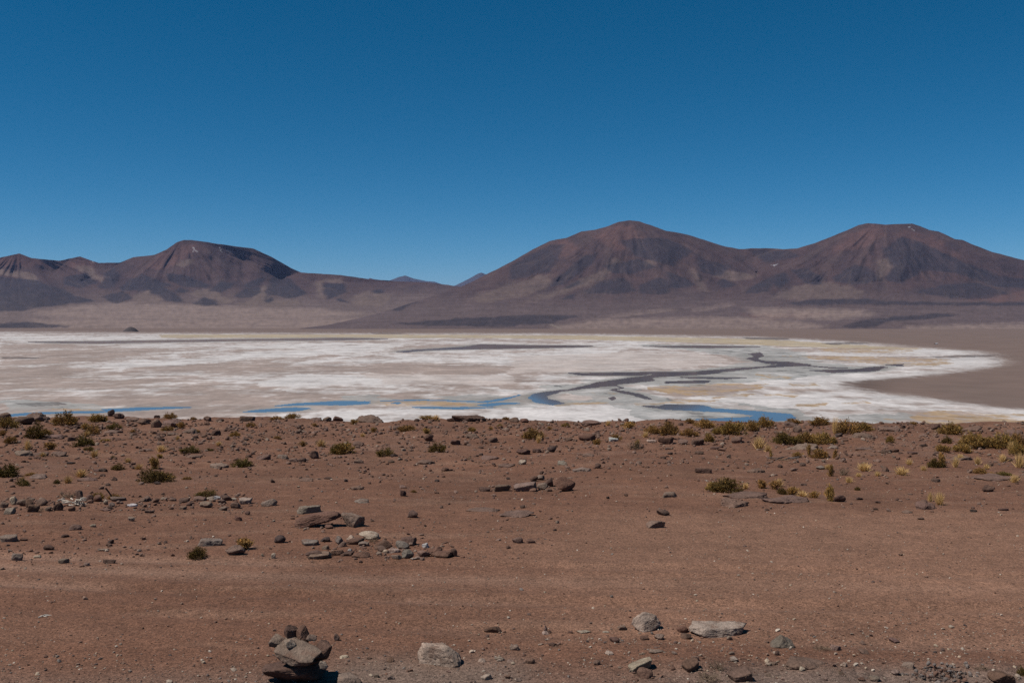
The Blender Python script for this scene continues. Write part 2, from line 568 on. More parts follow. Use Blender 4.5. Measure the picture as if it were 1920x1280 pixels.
def build_salar():
    ys = np.concatenate([np.arange(613, 660, 0.55), np.arange(660, 800, 0.8), np.arange(800, 900, 3.0)])
    xs = np.arange(-240, 2170, 2.5)
    YS, XS = np.meshgrid(ys, xs, indexing='ij')
    dx, dz = ray(XS, YS)
    # distance fixed per row on the plain
    T = (SALAR_Z - CAM_Z) / dz
    X, Y = dx * T, T
    w1 = fbm(X / 95.0, Y / 160.0, 2.0, 5, 0.6)
    w2 = fbm(X / 95.0 + 40, Y / 160.0, 6.0, 5, 0.6)
    amp = 100.0 * F / T / 100.0          # pixels per metre at this distance
    h_amp = amp * 115.0 / T              # vertical pixels per metre
    qx = XS + np.clip(w1 * 34 * amp * 2, -26, 26)
    qy = YS + np.clip(w2 * 42 * h_amp * 2.0, -5.5, 5.5)
    rx = XS + np.clip(w1 * 26 * amp, -16, 16)
    ry = YS + np.clip(w2 * 26 * h_amp, -1.7, 1.7)
    pat = fbm(X / 420.0, Y / 420.0, 12.0, 7, 0.66)
    pat2 = fbm(X / 70.0, Y / 120.0, 17.0, 5, 0.68)
    bias = np.zeros(X.shape)
    pat4 = 0.6 * fbm(X / 105.0, Y / 30.0, 91.0, 5, 0.66) + 0.5 * fbm((X + 130 * w1) / 75.0, (Y + 160 * w2) / 95.0, 97.0, 5, 0.66)
    bias -= 0.18 * sstep(760, 400, XS + 200 * w1) * sstep(672, 700, YS)
    for p in WHITE:
        bias += 0.26 * in_poly(qx, qy, p)
    for p in TAN:
        bias -= 0.34 * in_poly(qx, qy, p)
    pat3 = fbm(X / 22.0, Y / 75.0, 57.0, 4, 0.65)
    f = sstep(-0.26, 0.26, 0.25 * pat3 + pat * 0.85 + pat2 * 0.55 + pat4 * 0.62 + np.clip(bias, -0.2, 0.22) - 0.035)
    c = np.empty(X.shape + (3,))
    tan = np.array((0.375, 0.295, 0.258))
    white = np.array((0.65, 0.605, 0.585))
    c[:] = (tan + (white - tan) * f[..., None]) * (1 + 0.16 * pat3 + 0.10 * pat2 + 0.14 * pat4)[..., None]

    def blend(mask, col, k=1.0):
        mk = (np.asarray(mask, float) * k)[..., None]
        c[:] = c * (1 - mk) + np.array(col) * mk
    for p in PINK:
        blend(in_poly(qx, qy, p), (0.565, 0.485, 0.445), 0.72)
    for p in GREY:
        blend(in_poly(qx, qy, p) * (0.55 + 0.45 * sstep(-0.25, 0.15, -pat2)), (0.35, 0.345, 0.33), 0.85)
        blend(in_poly(qx, qy, p) * sstep(0.16, 0.3, -pat2), (0.16, 0.15, 0.145), 0.8)
    oc = np.zeros(X.shape)
    for p in OCHRE:
        oc = np.maximum(oc, in_poly(qx, qy, p))
    blend(oc * sstep(-0.10, 0.10, 0.5 * pat2 + 0.4 * pat3 + 0.8 * pat4 + 0.03), (0.43, 0.29, 0.16), 0.85)
    blend(oc * sstep(0.05, 0.3, pat4), (0.28, 0.165, 0.085), 0.5)
    # pale, greyed grass along the far shore
    far = in_poly(qx, ry, OCHRE[8])
    blend(far, (0.50, 0.42, 0.29), 0.62)
    mud = np.zeros(X.shape)
    for p in MUD:
        mud = np.maximum(mud, in_poly(rx, ry, p))
    blend(mud * sstep(-0.3, 0.1, pat2 + 0.1), (0.12, 0.10, 0.095), 0.85)
    wat = np.zeros(X.shape, bool)
    for p in WATER:
        wat |= in_poly(rx, ry, p)
    # wet grey rim beside the water
    def blur(a, ny, nx):
        o = sum(np.roll(a, k, 0) for k in range(-ny, ny + 1)) / (2 * ny + 1)
        return sum(np.roll(o, k, 1) for k in range(-nx, nx + 1, 2)) / (nx + 1)
    rim = blur(wat.astype(float), 4, 12)
    blend(sstep(0.02, 0.35, rim + 0.18 * pat2), (0.33, 0.315, 0.295), 0.75)
    blend(sstep(0.25, 0.6, rim + 0.2 * pat3), (0.20, 0.185, 0.17), 0.6)
    land = in_poly(rx + w1 * 6, ry + w2 * 1.0, SHORE)
    # dry ground: brown, a little above the crust, streaked
    st = fbm(X / 160.0, Y / 600.0, 41.0, 4)
    lc = np.empty(X.shape + (3,))
    lc[:] = (0.205, 0.143, 0.118)
    s1 = sstep(-0.1, 0.35, st)[..., None]
    lc[:] = lc * (1 - 0.3 * s1) + np.array((0.16, 0.12, 0.10)) * 0.3 * s1
    # edge of the land is darker, moist
    lf = land.astype(float)
    er = lf.copy()
    for dyy in (-3, 3):
        er = np.minimum(er, np.roll(lf, dyy, 0))
    edge = (lf - er > 0) & (YS > 640)
    lc[edge] = lc[edge] * 0.9
    tip = np.exp(-((XS - 1600) / 70.0) ** 2) * land * (YS > 705)
    lc = lc * (1 - 0.28 * tip[..., None])
    lb = blur(land.astype(float), 7, 24)
    lm = sstep(0.15, 0.85, lb + 0.45 * pat3 + 0.3 * pat4)[..., None]
    c = c * (1 - lm) + lc * lm
    Z = np.full(X.shape, SALAR_Z)
    Z = Z + 0.25 * lf
    v = np.stack([X.ravel(), Y.ravel(), Z.ravel()], 1)
    fa = grid_faces(*X.shape)[:, ::-1]
    fa = fa[:, ::-1]
    wfl, lfl = wat.ravel(), land.ravel()
    nw = wfl[fa].sum(1)
    nl = lfl[fa].sum(1)
    is_w = (nw >= 2) & (nl < 2)
    is_l = (nl >= 2)
    cc = c.reshape(-1, 3)
    for nm, sel, mat in (('salt_flat', ~is_w & ~is_l, M_SALT), ('river_water', is_w, M_WATER), ('sandy_shore', is_l, M_LAND)):
        fs = fa[sel]
        used, inv = np.unique(fs.ravel(), return_inverse=True)
        vv = v[used]
        if nm == 'river_water':
            vv = vv.copy()
            vv[:, 2] = SALAR_Z
        me = mesh_from(nm, vv, inv.reshape(-1, 4), nm != 'salt_flat')
        if nm != 'river_water':
            set_col(me, 'col', cc[used])
        structure(link(nm, me, mat))


build_salar()

# ------------------------------------------------------------------ mountains
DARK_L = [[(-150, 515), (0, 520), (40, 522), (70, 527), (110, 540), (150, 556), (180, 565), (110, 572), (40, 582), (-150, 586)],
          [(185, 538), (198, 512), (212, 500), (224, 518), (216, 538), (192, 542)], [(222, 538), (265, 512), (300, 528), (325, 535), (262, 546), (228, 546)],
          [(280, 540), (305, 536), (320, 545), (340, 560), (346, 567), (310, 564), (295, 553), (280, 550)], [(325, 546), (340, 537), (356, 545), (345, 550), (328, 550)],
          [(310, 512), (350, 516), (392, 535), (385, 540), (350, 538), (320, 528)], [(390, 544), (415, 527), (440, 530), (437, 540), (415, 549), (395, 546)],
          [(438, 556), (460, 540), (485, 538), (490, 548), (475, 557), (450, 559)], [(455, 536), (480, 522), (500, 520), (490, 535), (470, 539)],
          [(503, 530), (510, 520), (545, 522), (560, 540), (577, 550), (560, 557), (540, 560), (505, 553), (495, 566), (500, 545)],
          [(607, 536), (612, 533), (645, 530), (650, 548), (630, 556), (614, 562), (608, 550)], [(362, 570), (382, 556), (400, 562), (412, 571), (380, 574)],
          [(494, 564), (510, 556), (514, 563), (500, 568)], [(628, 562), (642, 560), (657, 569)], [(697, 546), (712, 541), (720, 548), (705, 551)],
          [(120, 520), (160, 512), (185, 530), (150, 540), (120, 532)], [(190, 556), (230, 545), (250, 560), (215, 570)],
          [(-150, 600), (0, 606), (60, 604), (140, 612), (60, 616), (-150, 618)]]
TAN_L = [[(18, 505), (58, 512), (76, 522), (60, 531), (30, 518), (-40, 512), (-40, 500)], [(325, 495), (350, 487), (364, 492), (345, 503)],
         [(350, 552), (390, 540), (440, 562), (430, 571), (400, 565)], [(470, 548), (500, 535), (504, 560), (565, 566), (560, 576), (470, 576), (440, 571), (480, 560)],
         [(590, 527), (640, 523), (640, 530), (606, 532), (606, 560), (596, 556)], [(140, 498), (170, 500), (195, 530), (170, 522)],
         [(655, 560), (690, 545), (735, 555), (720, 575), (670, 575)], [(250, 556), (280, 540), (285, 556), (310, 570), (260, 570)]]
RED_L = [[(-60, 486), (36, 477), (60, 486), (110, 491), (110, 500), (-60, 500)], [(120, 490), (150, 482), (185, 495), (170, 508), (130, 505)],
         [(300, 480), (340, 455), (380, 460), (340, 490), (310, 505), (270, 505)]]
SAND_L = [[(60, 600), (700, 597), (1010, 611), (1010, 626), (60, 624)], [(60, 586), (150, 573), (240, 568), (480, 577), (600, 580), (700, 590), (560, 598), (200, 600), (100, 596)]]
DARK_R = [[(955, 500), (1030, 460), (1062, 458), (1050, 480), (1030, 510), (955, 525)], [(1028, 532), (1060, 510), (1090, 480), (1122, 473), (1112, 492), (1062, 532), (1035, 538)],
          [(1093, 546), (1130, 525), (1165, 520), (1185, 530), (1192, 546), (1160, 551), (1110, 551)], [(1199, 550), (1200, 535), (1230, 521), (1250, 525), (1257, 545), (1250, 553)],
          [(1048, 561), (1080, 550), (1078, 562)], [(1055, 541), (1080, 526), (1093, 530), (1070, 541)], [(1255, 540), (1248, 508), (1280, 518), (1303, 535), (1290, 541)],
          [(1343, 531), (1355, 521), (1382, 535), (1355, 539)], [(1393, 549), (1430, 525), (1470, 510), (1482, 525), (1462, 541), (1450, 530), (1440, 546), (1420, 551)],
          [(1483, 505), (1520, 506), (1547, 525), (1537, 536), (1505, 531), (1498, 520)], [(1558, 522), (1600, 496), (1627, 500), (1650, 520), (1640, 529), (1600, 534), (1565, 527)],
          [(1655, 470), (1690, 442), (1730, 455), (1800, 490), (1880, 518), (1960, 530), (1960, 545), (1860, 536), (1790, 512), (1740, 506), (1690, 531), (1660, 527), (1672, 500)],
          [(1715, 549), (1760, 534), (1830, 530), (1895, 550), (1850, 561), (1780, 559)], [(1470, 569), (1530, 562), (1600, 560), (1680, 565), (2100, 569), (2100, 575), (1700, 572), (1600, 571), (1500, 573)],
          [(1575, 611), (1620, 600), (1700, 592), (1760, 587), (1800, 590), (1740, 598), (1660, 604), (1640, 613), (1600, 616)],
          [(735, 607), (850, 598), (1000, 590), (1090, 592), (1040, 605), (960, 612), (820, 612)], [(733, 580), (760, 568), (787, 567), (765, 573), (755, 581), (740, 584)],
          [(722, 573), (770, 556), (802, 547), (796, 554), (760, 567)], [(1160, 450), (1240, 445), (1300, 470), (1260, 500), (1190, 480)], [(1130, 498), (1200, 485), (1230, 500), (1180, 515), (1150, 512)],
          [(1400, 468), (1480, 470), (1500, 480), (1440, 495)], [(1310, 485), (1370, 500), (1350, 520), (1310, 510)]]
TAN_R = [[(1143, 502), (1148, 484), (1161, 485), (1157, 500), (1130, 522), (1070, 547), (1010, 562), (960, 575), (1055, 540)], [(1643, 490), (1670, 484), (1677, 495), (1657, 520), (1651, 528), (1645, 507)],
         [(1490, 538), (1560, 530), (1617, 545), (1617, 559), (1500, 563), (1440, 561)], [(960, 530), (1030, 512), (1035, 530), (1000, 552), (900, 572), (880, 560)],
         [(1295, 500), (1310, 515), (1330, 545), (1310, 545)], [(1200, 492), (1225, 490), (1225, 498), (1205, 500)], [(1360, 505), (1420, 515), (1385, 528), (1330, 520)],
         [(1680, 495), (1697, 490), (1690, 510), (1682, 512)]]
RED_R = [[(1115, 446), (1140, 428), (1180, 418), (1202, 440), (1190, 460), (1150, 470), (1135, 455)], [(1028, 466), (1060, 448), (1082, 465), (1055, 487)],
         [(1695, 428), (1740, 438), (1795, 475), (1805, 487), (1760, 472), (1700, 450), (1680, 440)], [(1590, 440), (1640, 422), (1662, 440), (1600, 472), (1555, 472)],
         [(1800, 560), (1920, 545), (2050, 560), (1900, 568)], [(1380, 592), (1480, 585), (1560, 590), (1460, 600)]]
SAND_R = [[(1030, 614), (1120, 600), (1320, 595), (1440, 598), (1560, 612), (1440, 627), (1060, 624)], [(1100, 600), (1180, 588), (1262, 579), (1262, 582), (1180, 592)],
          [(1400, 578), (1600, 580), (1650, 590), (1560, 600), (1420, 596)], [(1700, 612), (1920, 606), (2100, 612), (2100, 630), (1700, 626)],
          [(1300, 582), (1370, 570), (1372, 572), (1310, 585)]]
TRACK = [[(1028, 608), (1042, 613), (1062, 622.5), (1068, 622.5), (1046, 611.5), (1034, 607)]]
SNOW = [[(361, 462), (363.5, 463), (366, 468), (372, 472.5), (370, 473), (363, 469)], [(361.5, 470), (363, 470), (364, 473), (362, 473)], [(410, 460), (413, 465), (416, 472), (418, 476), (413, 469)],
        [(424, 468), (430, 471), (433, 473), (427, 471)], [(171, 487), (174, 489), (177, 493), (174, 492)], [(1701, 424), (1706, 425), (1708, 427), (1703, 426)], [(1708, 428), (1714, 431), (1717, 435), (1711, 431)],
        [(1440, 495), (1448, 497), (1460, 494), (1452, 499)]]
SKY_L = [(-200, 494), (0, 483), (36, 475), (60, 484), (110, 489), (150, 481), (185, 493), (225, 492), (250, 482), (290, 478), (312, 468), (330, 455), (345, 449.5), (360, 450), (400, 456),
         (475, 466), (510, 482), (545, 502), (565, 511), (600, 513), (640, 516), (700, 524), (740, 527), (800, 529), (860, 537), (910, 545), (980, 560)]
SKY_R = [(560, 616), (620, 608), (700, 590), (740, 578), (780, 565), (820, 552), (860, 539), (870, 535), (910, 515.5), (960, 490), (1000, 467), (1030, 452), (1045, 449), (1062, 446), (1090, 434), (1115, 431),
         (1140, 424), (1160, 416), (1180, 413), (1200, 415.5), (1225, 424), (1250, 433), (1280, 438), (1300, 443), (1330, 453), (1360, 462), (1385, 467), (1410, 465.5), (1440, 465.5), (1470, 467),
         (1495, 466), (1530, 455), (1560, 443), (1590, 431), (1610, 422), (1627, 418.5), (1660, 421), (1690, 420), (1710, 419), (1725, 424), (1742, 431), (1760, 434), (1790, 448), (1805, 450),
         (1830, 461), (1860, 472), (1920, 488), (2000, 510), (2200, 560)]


def soft_poly(qx, qy, p, r=3.0):
    o = np.zeros(qx.shape)
    for ax, ay in ((-1, -.5), (1, -.5), (0, 1), (0, 0), (1.8, .8), (-1.8, .6)):
        o += in_poly(qx + ax * r, qy + ay * r * 0.7, p)
    return o / 6.0


def build_range(name, skyl, xs, nrows, D, peaks, darks, tans, reds, sands, seed, y_bot=616.5, behind=2600.0, extra=(), crisp=(2.2, 0.78, 3.2, 0.65), foot=(0.128, 0.092, 0.090)):
    sx = np.array([p[0] for p in skyl], float)
    sy = np.array([p[1] for p in skyl], float)
    top = np.interp(xs, sx, sy) + 1.1 * fbm(xs / 22.0, seed * 3.1, 0.0, 4)
    s = np.linspace(0, 1, nrows)
    s = s ** 0.9
    YS = y_bot + (top[None, :] - y_bot) * s[:, None]
    XS = np.repeat(xs[None, :], nrows, 0)
    # distance: cones standing on a gently rising apron
    bulge = np.zeros(XS.shape)
    for (cx, cy, sl, w0, k) in peaks:
        Rr = np.maximum((YS - cy) * sl + w0, 1.0)
        bulge = np.logaddexp(bulge / 220.0, k * 9.0 * np.sqrt(np.maximum(Rr * Rr - (XS - cx) ** 2, 0)) / 220.0) * 220.0
    apron = np.clip((YS - 528) / (y_bot - 528), 0, 1) ** 1.15
    # gullies radiating from the summits
    cx = np.array([p[0] for p in peaks], float)
    cy = np.array([p[1] for p in peaks], float)
    dist = np.stack([(XS - a) ** 2 / 4 + (YS - b) ** 2 for a, b in zip(cx, cy)][:2])
    near = dist.argmin(0)
    ang = np.arctan2(XS - cx[near], (YS - cy[near] + 14) * 2.0)
    rad = np.sqrt(dist.min(0))
    steep = sstep(0.0, 1.0, 1 - apron)
    gl = ridged(ang * 3.6 + seed + 0.25 * fbm(XS / 60.0, YS / 60.0, seed, 2), rad / 420.0 + near * 7.0, seed, 3)
    gl2 = ridged(ang * 10.0 + 0.5 * fbm(XS / 40.0, YS / 40.0, seed + 2, 3) + seed * 2, rad / 170.0 + near * 3.0, seed + 5, 3)
    hills = fbm(XS / 60.0, YS / 95.0, seed + 4.0, 3)
    small = fbm(XS / 15.0, YS / 26.0, seed + 8.0, 3)
    env = sstep(0.0, 0.25, 1 - s)[:, None] * 0.85 + 0.15
    rbot = float((SALAR_Z - CAM_Z) / ray(960, y_bot)[1])
    r = D - bulge - apron * np.maximum(D - bulge - rbot, 0)
    r = r - env * steep * (130.0 * (gl - 0.55) + 330.0 * hills + 60.0 * small + 85.0 * (gl2 - 0.6))
    r = r - env * (1 - steep) * sstep(0.0, 0.12, s)[:, None] * (90.0 * hills + 12.0 * small)
    for (ex, ey, ew, eh, ea) in extra:
        r = r - ea * np.exp(-((XS - ex) / ew) ** 2 - ((YS - ey) / eh) ** 2)
    r = np.maximum(r, rbot)
    r[0] = rbot
    dx, dz = ray(XS, YS)
    X, Y, Z = dx * r, r, CAM_Z + dz * r
    Z[0] -= 2.0
    # far side of the range
    nb = 10
    XB, YB, ZB = [], [], []
    for kk in range(1, nb + 1):
        q = kk / nb
        rb = r[-1] + behind * q * 1.6
        XB.append(dx[-1] * rb)
        YB.append(rb)
        ZB.append(Z[-1] - (Z[-1] - SALAR_Z + 40) * (q ** 1.3) - 12 * kk ** 0.5)
    X = np.concatenate([X, np.array(XB)])
    Y = np.concatenate([Y, np.array(YB)])
    Z = np.concatenate([Z, np.array(ZB)])
    me = mesh_from(name, np.stack([X.ravel(), Y.ravel(), Z.ravel()], 1), grid_faces(*X.shape), True)
    # rock and sand colours
    wx = 15 * fbm(XS / 26.0, YS / 16.0, seed + 20, 5, 0.62)
    wy = 11 * fbm(XS / 26.0, YS / 16.0, seed + 30, 5, 0.62)
    tex = np.clip(0.88 + 0.9 * fbm(XS / 16.0, YS / 9.0, seed + 33, 4), 0, 1)
    qx, qy = XS + wx, YS + wy
    c = np.empty(XS.shape + (3,))
    c[:] = (0.080, 0.049, 0.048)

    def blend(mask, col, k=1.0):
        mk = np.clip(np.asarray(mask, float) * k, 0, 1)[..., None]
        c[:] = c * (1 - mk) + np.array(col) * mk
    blend(sstep(-0.1, 0.3, fbm(XS / 50.0, YS / 26.0, seed + 50, 5)), (0.055, 0.038, 0.042), 0.7)
    blend(sstep(0.62, 0.8, gl) * steep, (0.115, 0.078, 0.069), 0.22)
    fan = fbm(ang * 4.0, rad / 160.0, seed + 61, 4)
    low = sstep(528, 592, YS + 17 * fan + 9 * fbm(XS / 70.0, YS / 12.0, seed + 60, 4))
    blend(low, foot, 0.92)
    streak = 0.4 * fbm(ang * 9.0, rad / 70.0, seed + 71, 4) + 0.5 * fbm(XS / 120.0, YS / 4.0, seed + 70, 4)
    blend(low * sstep(0.0, 0.3, streak), np.array(foot) * 0.8, 0.5)
    blend(low * sstep(0.0, 0.3, -streak), np.array(foot) * 1.25, 0.4)
    tan = np.zeros(XS.shape)
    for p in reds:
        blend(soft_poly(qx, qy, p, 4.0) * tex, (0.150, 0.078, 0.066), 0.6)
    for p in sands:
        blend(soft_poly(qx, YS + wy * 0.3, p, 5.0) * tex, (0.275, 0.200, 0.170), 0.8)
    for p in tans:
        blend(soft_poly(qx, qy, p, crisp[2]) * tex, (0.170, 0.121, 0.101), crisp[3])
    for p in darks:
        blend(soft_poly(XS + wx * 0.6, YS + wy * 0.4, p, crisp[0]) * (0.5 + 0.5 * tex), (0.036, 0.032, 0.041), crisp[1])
    # thin pale scree lines running down the slopes
    blend(sstep(0.80, 0.92, ridged(ang * 9 + 2 * seed, rad / 60.0, seed + 3, 3)) * steep, (0.13, 0.092, 0.08), 0.22)
    c *= (1 + 0.22 * fbm(XS / 7.0, YS / 5.0, seed + 90, 3))[..., None]
    for p in TRACK:
        blend(in_poly(XS, YS, p), (0.24, 0.19, 0.16), 0.7)
    for p in SNOW:
        blend(in_poly(XS, YS, p), (0.6, 0.6, 0.64), 0.42)
    cc = np.concatenate([c, np.repeat(c[-1:], nb, 0)])
    set_col(me, 'col', cc.reshape(-1, 3))
    return structure(link(name, me, M_MOUNT))


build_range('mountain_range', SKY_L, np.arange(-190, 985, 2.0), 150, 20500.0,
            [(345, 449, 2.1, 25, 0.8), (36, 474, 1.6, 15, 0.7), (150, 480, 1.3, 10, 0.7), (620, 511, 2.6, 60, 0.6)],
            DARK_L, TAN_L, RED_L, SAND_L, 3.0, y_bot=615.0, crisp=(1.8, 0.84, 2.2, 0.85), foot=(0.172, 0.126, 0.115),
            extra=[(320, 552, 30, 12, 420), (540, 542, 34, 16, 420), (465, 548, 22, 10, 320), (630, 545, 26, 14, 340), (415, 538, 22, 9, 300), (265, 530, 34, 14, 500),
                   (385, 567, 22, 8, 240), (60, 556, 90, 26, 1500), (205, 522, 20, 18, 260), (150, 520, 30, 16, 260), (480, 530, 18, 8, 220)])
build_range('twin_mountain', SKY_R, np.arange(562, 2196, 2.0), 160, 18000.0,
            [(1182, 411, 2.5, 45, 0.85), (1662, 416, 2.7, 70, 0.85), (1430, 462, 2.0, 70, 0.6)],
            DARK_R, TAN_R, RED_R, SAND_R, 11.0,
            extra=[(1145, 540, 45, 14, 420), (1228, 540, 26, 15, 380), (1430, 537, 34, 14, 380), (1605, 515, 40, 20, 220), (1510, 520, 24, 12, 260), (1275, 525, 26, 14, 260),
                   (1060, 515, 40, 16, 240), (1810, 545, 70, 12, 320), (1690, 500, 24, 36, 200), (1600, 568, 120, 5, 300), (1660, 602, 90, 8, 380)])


def far_peak(name, label_pts, D, depth, col, seed):
    xs = np.linspace(label_pts[0][0], label_pts[-1][0], 90)
    top = np.interp(xs, [p[0] for p in label_pts], [p[1] for p in label_pts]) + 0.5 * fbm(xs / 9.0, seed, 0, 3)
    rows = []
    n = 24
    dx, dzt = ray(xs, top)
    ztop = CAM_Z + dzt * D
    for kk in range(-n, n + 1):
        q = abs(kk) / n
        R = D + depth * kk / n + 300 * fbm(xs / 12.0, kk / 6.0, seed, 3) * (q > 0)
        rows.append(np.stack([dx * R, R, ztop * (1 - q ** 0.85) + (-300) * q ** 0.85], 1))
    v = np.stack(rows)
    me = mesh_from(name, v.reshape(-1, 3), grid_faces(v.shape[0], v.shape[1]), True)
    set_col(me, 'col', np.tile(np.array(col), (v.shape[0] * v.shape[1], 1)))
    structure(link(name, me, M_MOUNT))


far_peak('distant_peak', [(690, 545), (730, 526), (748, 519), (760, 516.5), (775, 522), (800, 527), (815, 528), (832, 534), (880, 550)], 70000.0, 6000.0, (0.06, 0.055, 0.06), 1.0)
far_peak('distant_peak', [(830, 545), (856, 534), (880, 522), (896, 513), (902, 511), (908, 513), (940, 525), (1000, 550)], 66000.0, 6000.0, (0.06, 0.055, 0.06), 2.0)
far_peak('distant_peak', [(660, 535), (690, 523.5), (694, 521), (700, 523), (720, 526), (760, 540)], 75000.0, 5000.0, (0.06, 0.055, 0.06), 3.0)

# lone dark knoll on the far shore
def knoll():
    _, dz = ray(245, 622.0)
    T = float((SALAR_Z - CAM_Z) / dz)
    dx, _ = ray(245, 622.0)
    mpp = T / F
    n, mrad = 72, 26
    v, c = [], []
    for i in range(mrad + 1):
        q = i / mrad
        for j in range(n):
            a = 2 * math.pi * j / n
            x, y = math.cos(a), math.sin(a)
            nn = float(fbm(x * 2 * q + 5, y * 2 * q, 3.0, 4))
            rad = q * 25 * mpp * (1 + 0.2 * nn)
            h = 9.4 * mpp * (max(0, 1 - (q / 0.62) ** 1.7) * 0.93 + 0.07 * max(0, 1 - q)) + 1.3 * mpp * nn * (1 - q)
            v.append((float(dx) * T + rad * x, T + rad * y, SALAR_Z + 0.1 + h))
            kk = min(1, max(0, (q - 0.55) / 0.15))
            c.append((0.085 + 0.12 * kk, 0.070 + 0.085 * kk, 0.068 + 0.065 * kk))
    f = []
    for i in range(mrad):
        for j in range(n):
            a, b2 = i * n + j, i * n + (j + 1) % n
            f.append((a, a + n, b2 + n, b2))
    me = mesh_from('hill', np.array(v), np.array(f), True)
    set_col(me, 'col', np.array(c))
    structure(link('hill', me, M_MOUNT))


knoll()

# valley floor under everything, out past the horizon
v = np.array([(-90000, -60000, SALAR_Z - 3), (90000, -60000, SALAR_Z - 3), (90000, 90000, SALAR_Z - 3), (-90000, 90000, SALAR_Z - 3)], float)
me = mesh_from('plain', v, np.array([[0, 1, 2, 3]]))
set_col(me, 'col', np.tile(np.array((0.16, 0.12, 0.10)), (4, 1)))
structure(link('plain', me, M_LAND))

# ------------------------------------------------------------------ haze
bm = bmesh.new()
bmesh.ops.create_cube(bm, size=1.0)
me = bpy.data.meshes.new('haze')
bm.to_mesh(me)
bm.free()
hz = bpy.data.objects.new('haze', me)
COL.objects.link(hz)
HZ_TOP, HZ_BOT = 2250.0, SALAR_Z - 330.0
hz.scale = (200000.0, 170000.0, HZ_TOP - HZ_BOT)
hz.location = (0, 15000.0, 0.5 * (HZ_TOP + HZ_BOT))
mh = bpy.data.materials.new('thin_haze')
mh.use_nodes = True
for n_ in list(mh.node_tree.nodes):
    if n_.type == 'BSDF_PRINCIPLED':
        mh.node_tree.nodes.remove(n_)
pv = mh.node_tree.nodes.new('ShaderNodeVolumePrincipled')
pv.inputs['Color'].default_value = (0.42, 0.55, 1.0, 1)
pv.inputs['Density'].default_value = 5.5e-6
mo = [n_ for n_ in mh.node_tree.nodes if n_.type == 'OUTPUT_MATERIAL'][0]
mh.node_tree.links.new(pv.outputs['Volume'], mo.inputs['Volume'])
me.materials.append(mh)
hz['kind'] = 'stuff'
hz['label'] = 'thin blue haze over the salt flat and the mountains'
hz['category'] = 'haze'

# ------------------------------------------------------------------ rocks
_ICO = {}


def ico(sub):
    if sub not in _ICO:
        bm = bmesh.new()
        bmesh.ops.create_icosphere(bm, subdivisions=sub, radius=1.0)
        bm.verts.ensure_lookup_table()
        v = np.array([x.co[:] for x in bm.verts])
        f = np.array([[x.index for x in q.verts] for q in bm.faces])
        bm.free()
        v /= np.linalg.norm(v, axis=1)[:, None]
        _ICO[sub] = (v, f)
    return _ICO[sub]


def rock_verts(seed, sub, style='a'):
    """unit rock, about -1..1 on each axis. a angular, s slab, r rounded, b block, o outcrop, w wedge"""
    rg = np.random.RandomState(seed)
    d, f = ico(sub)
    pl = []
    def add(n, dist):
        n = np.array(n, float)
        pl.append(n / np.linalg.norm(n) / dist)
    if style in 'ab':
        q = 11 if style == 'a' else 9
        for _ in range(q):
            n = rg.normal(size=3)
            add(n, rg.uniform(0.62, 1.0))
    if style in 'bs':
        t = rg.uniform(-0.42, 0.42, 12)
        for i, n in enumerate(((1, t[0], t[1]), (-1, t[2], t[3]), (t[4], 1, t[5]), (t[6], -1, t[7]), (t[8] * .5, t[9] * .5, 1), (t[10] * .5, t[11] * .5, -1))):
            add(n, 0.74 if i < 4 else (0.40 if style == 's' else 0.72))
    if style == 's':
        for _ in range(6):
            n = rg.normal(size=3) * (1, 1, 0.35)
            add(n, rg.uniform(0.75, 0.98))
    if style == 'r':
        for _ in range(13):
            add(rg.normal(size=3), rg.uniform(0.74, 1.0))
    if style == 'o':
        for _ in range(12):
            add(rg.normal(size=3) * (1, 1, 0.6), rg.uniform(0.68, 1.0))
        add((rg.uniform(-.3, .3), rg.uniform(-.5, 0), 1), 0.62)
        add((rg.uniform(-.7, .7), rg.uniform(-.7, 0), 1), 0.66)
    if style == 'j':
        for _ in range(8):
            add(rg.normal(size=3), rg.uniform(0.5, 0.9))
        for n in ((1, .2, 0), (-1, .1, .2), (.1, 1, 0), (0, -1, .15), (.1, 0, 1), (0, .1, -1)):
            add(n, 0.8)
    if style == 'w':
        for n, q in (((-1, -0.2, 0.55), .62), ((0.75, -0.3, 0.75), .60), ((0.2, -1, 0.35), .66), ((0, 1, 0.4), .7), ((0, 0, -1), .8)):
            add(n, q)
        for _ in range(5):
            add(rg.normal(size=3), 0.95)
    pl = np.array(pl)
    p = {'a': 44, 'b': 44, 's': 40, 'r': 12, 'o': 24, 'w': 60, 'j': 90}[style]
    dots = np.maximum(d @ pl.T, 0)
    r = (dots ** p).sum(1) ** (-1.0 / p)
    r = np.minimum(r, 1.25)
    v = d * r[:, None]
    o = rg.uniform(0, 60, 3)
    am = {'a': 0.13, 'b': 0.10, 's': 0.16, 'r': 0.12, 'o': 0.34, 'w': 0.05, 'j': 0.07}[style]
    q = v * 1.5 + o
    v = v * (1 + am * fbm(q[:, 0], q[:, 1], q[:, 2], 3))[:, None]
    if sub >= 3:
        q = v * 5 + o
        nn = ridged(q[:, 0], q[:, 1], q[:, 2] * (2.2 if style in 'so' else 1.2), 3) - 0.6
        v = v * (1 + (0.16 if style == 'o' else 0.10) * nn)[:, None]
    if sub >= 5:
        q = v * 16 + o
        v = v * (1 + 0.03 * fbm(q[:, 0], q[:, 1], q[:, 2], 2))[:, None]
    v = v / np.abs(v).max(0)
    return v, f


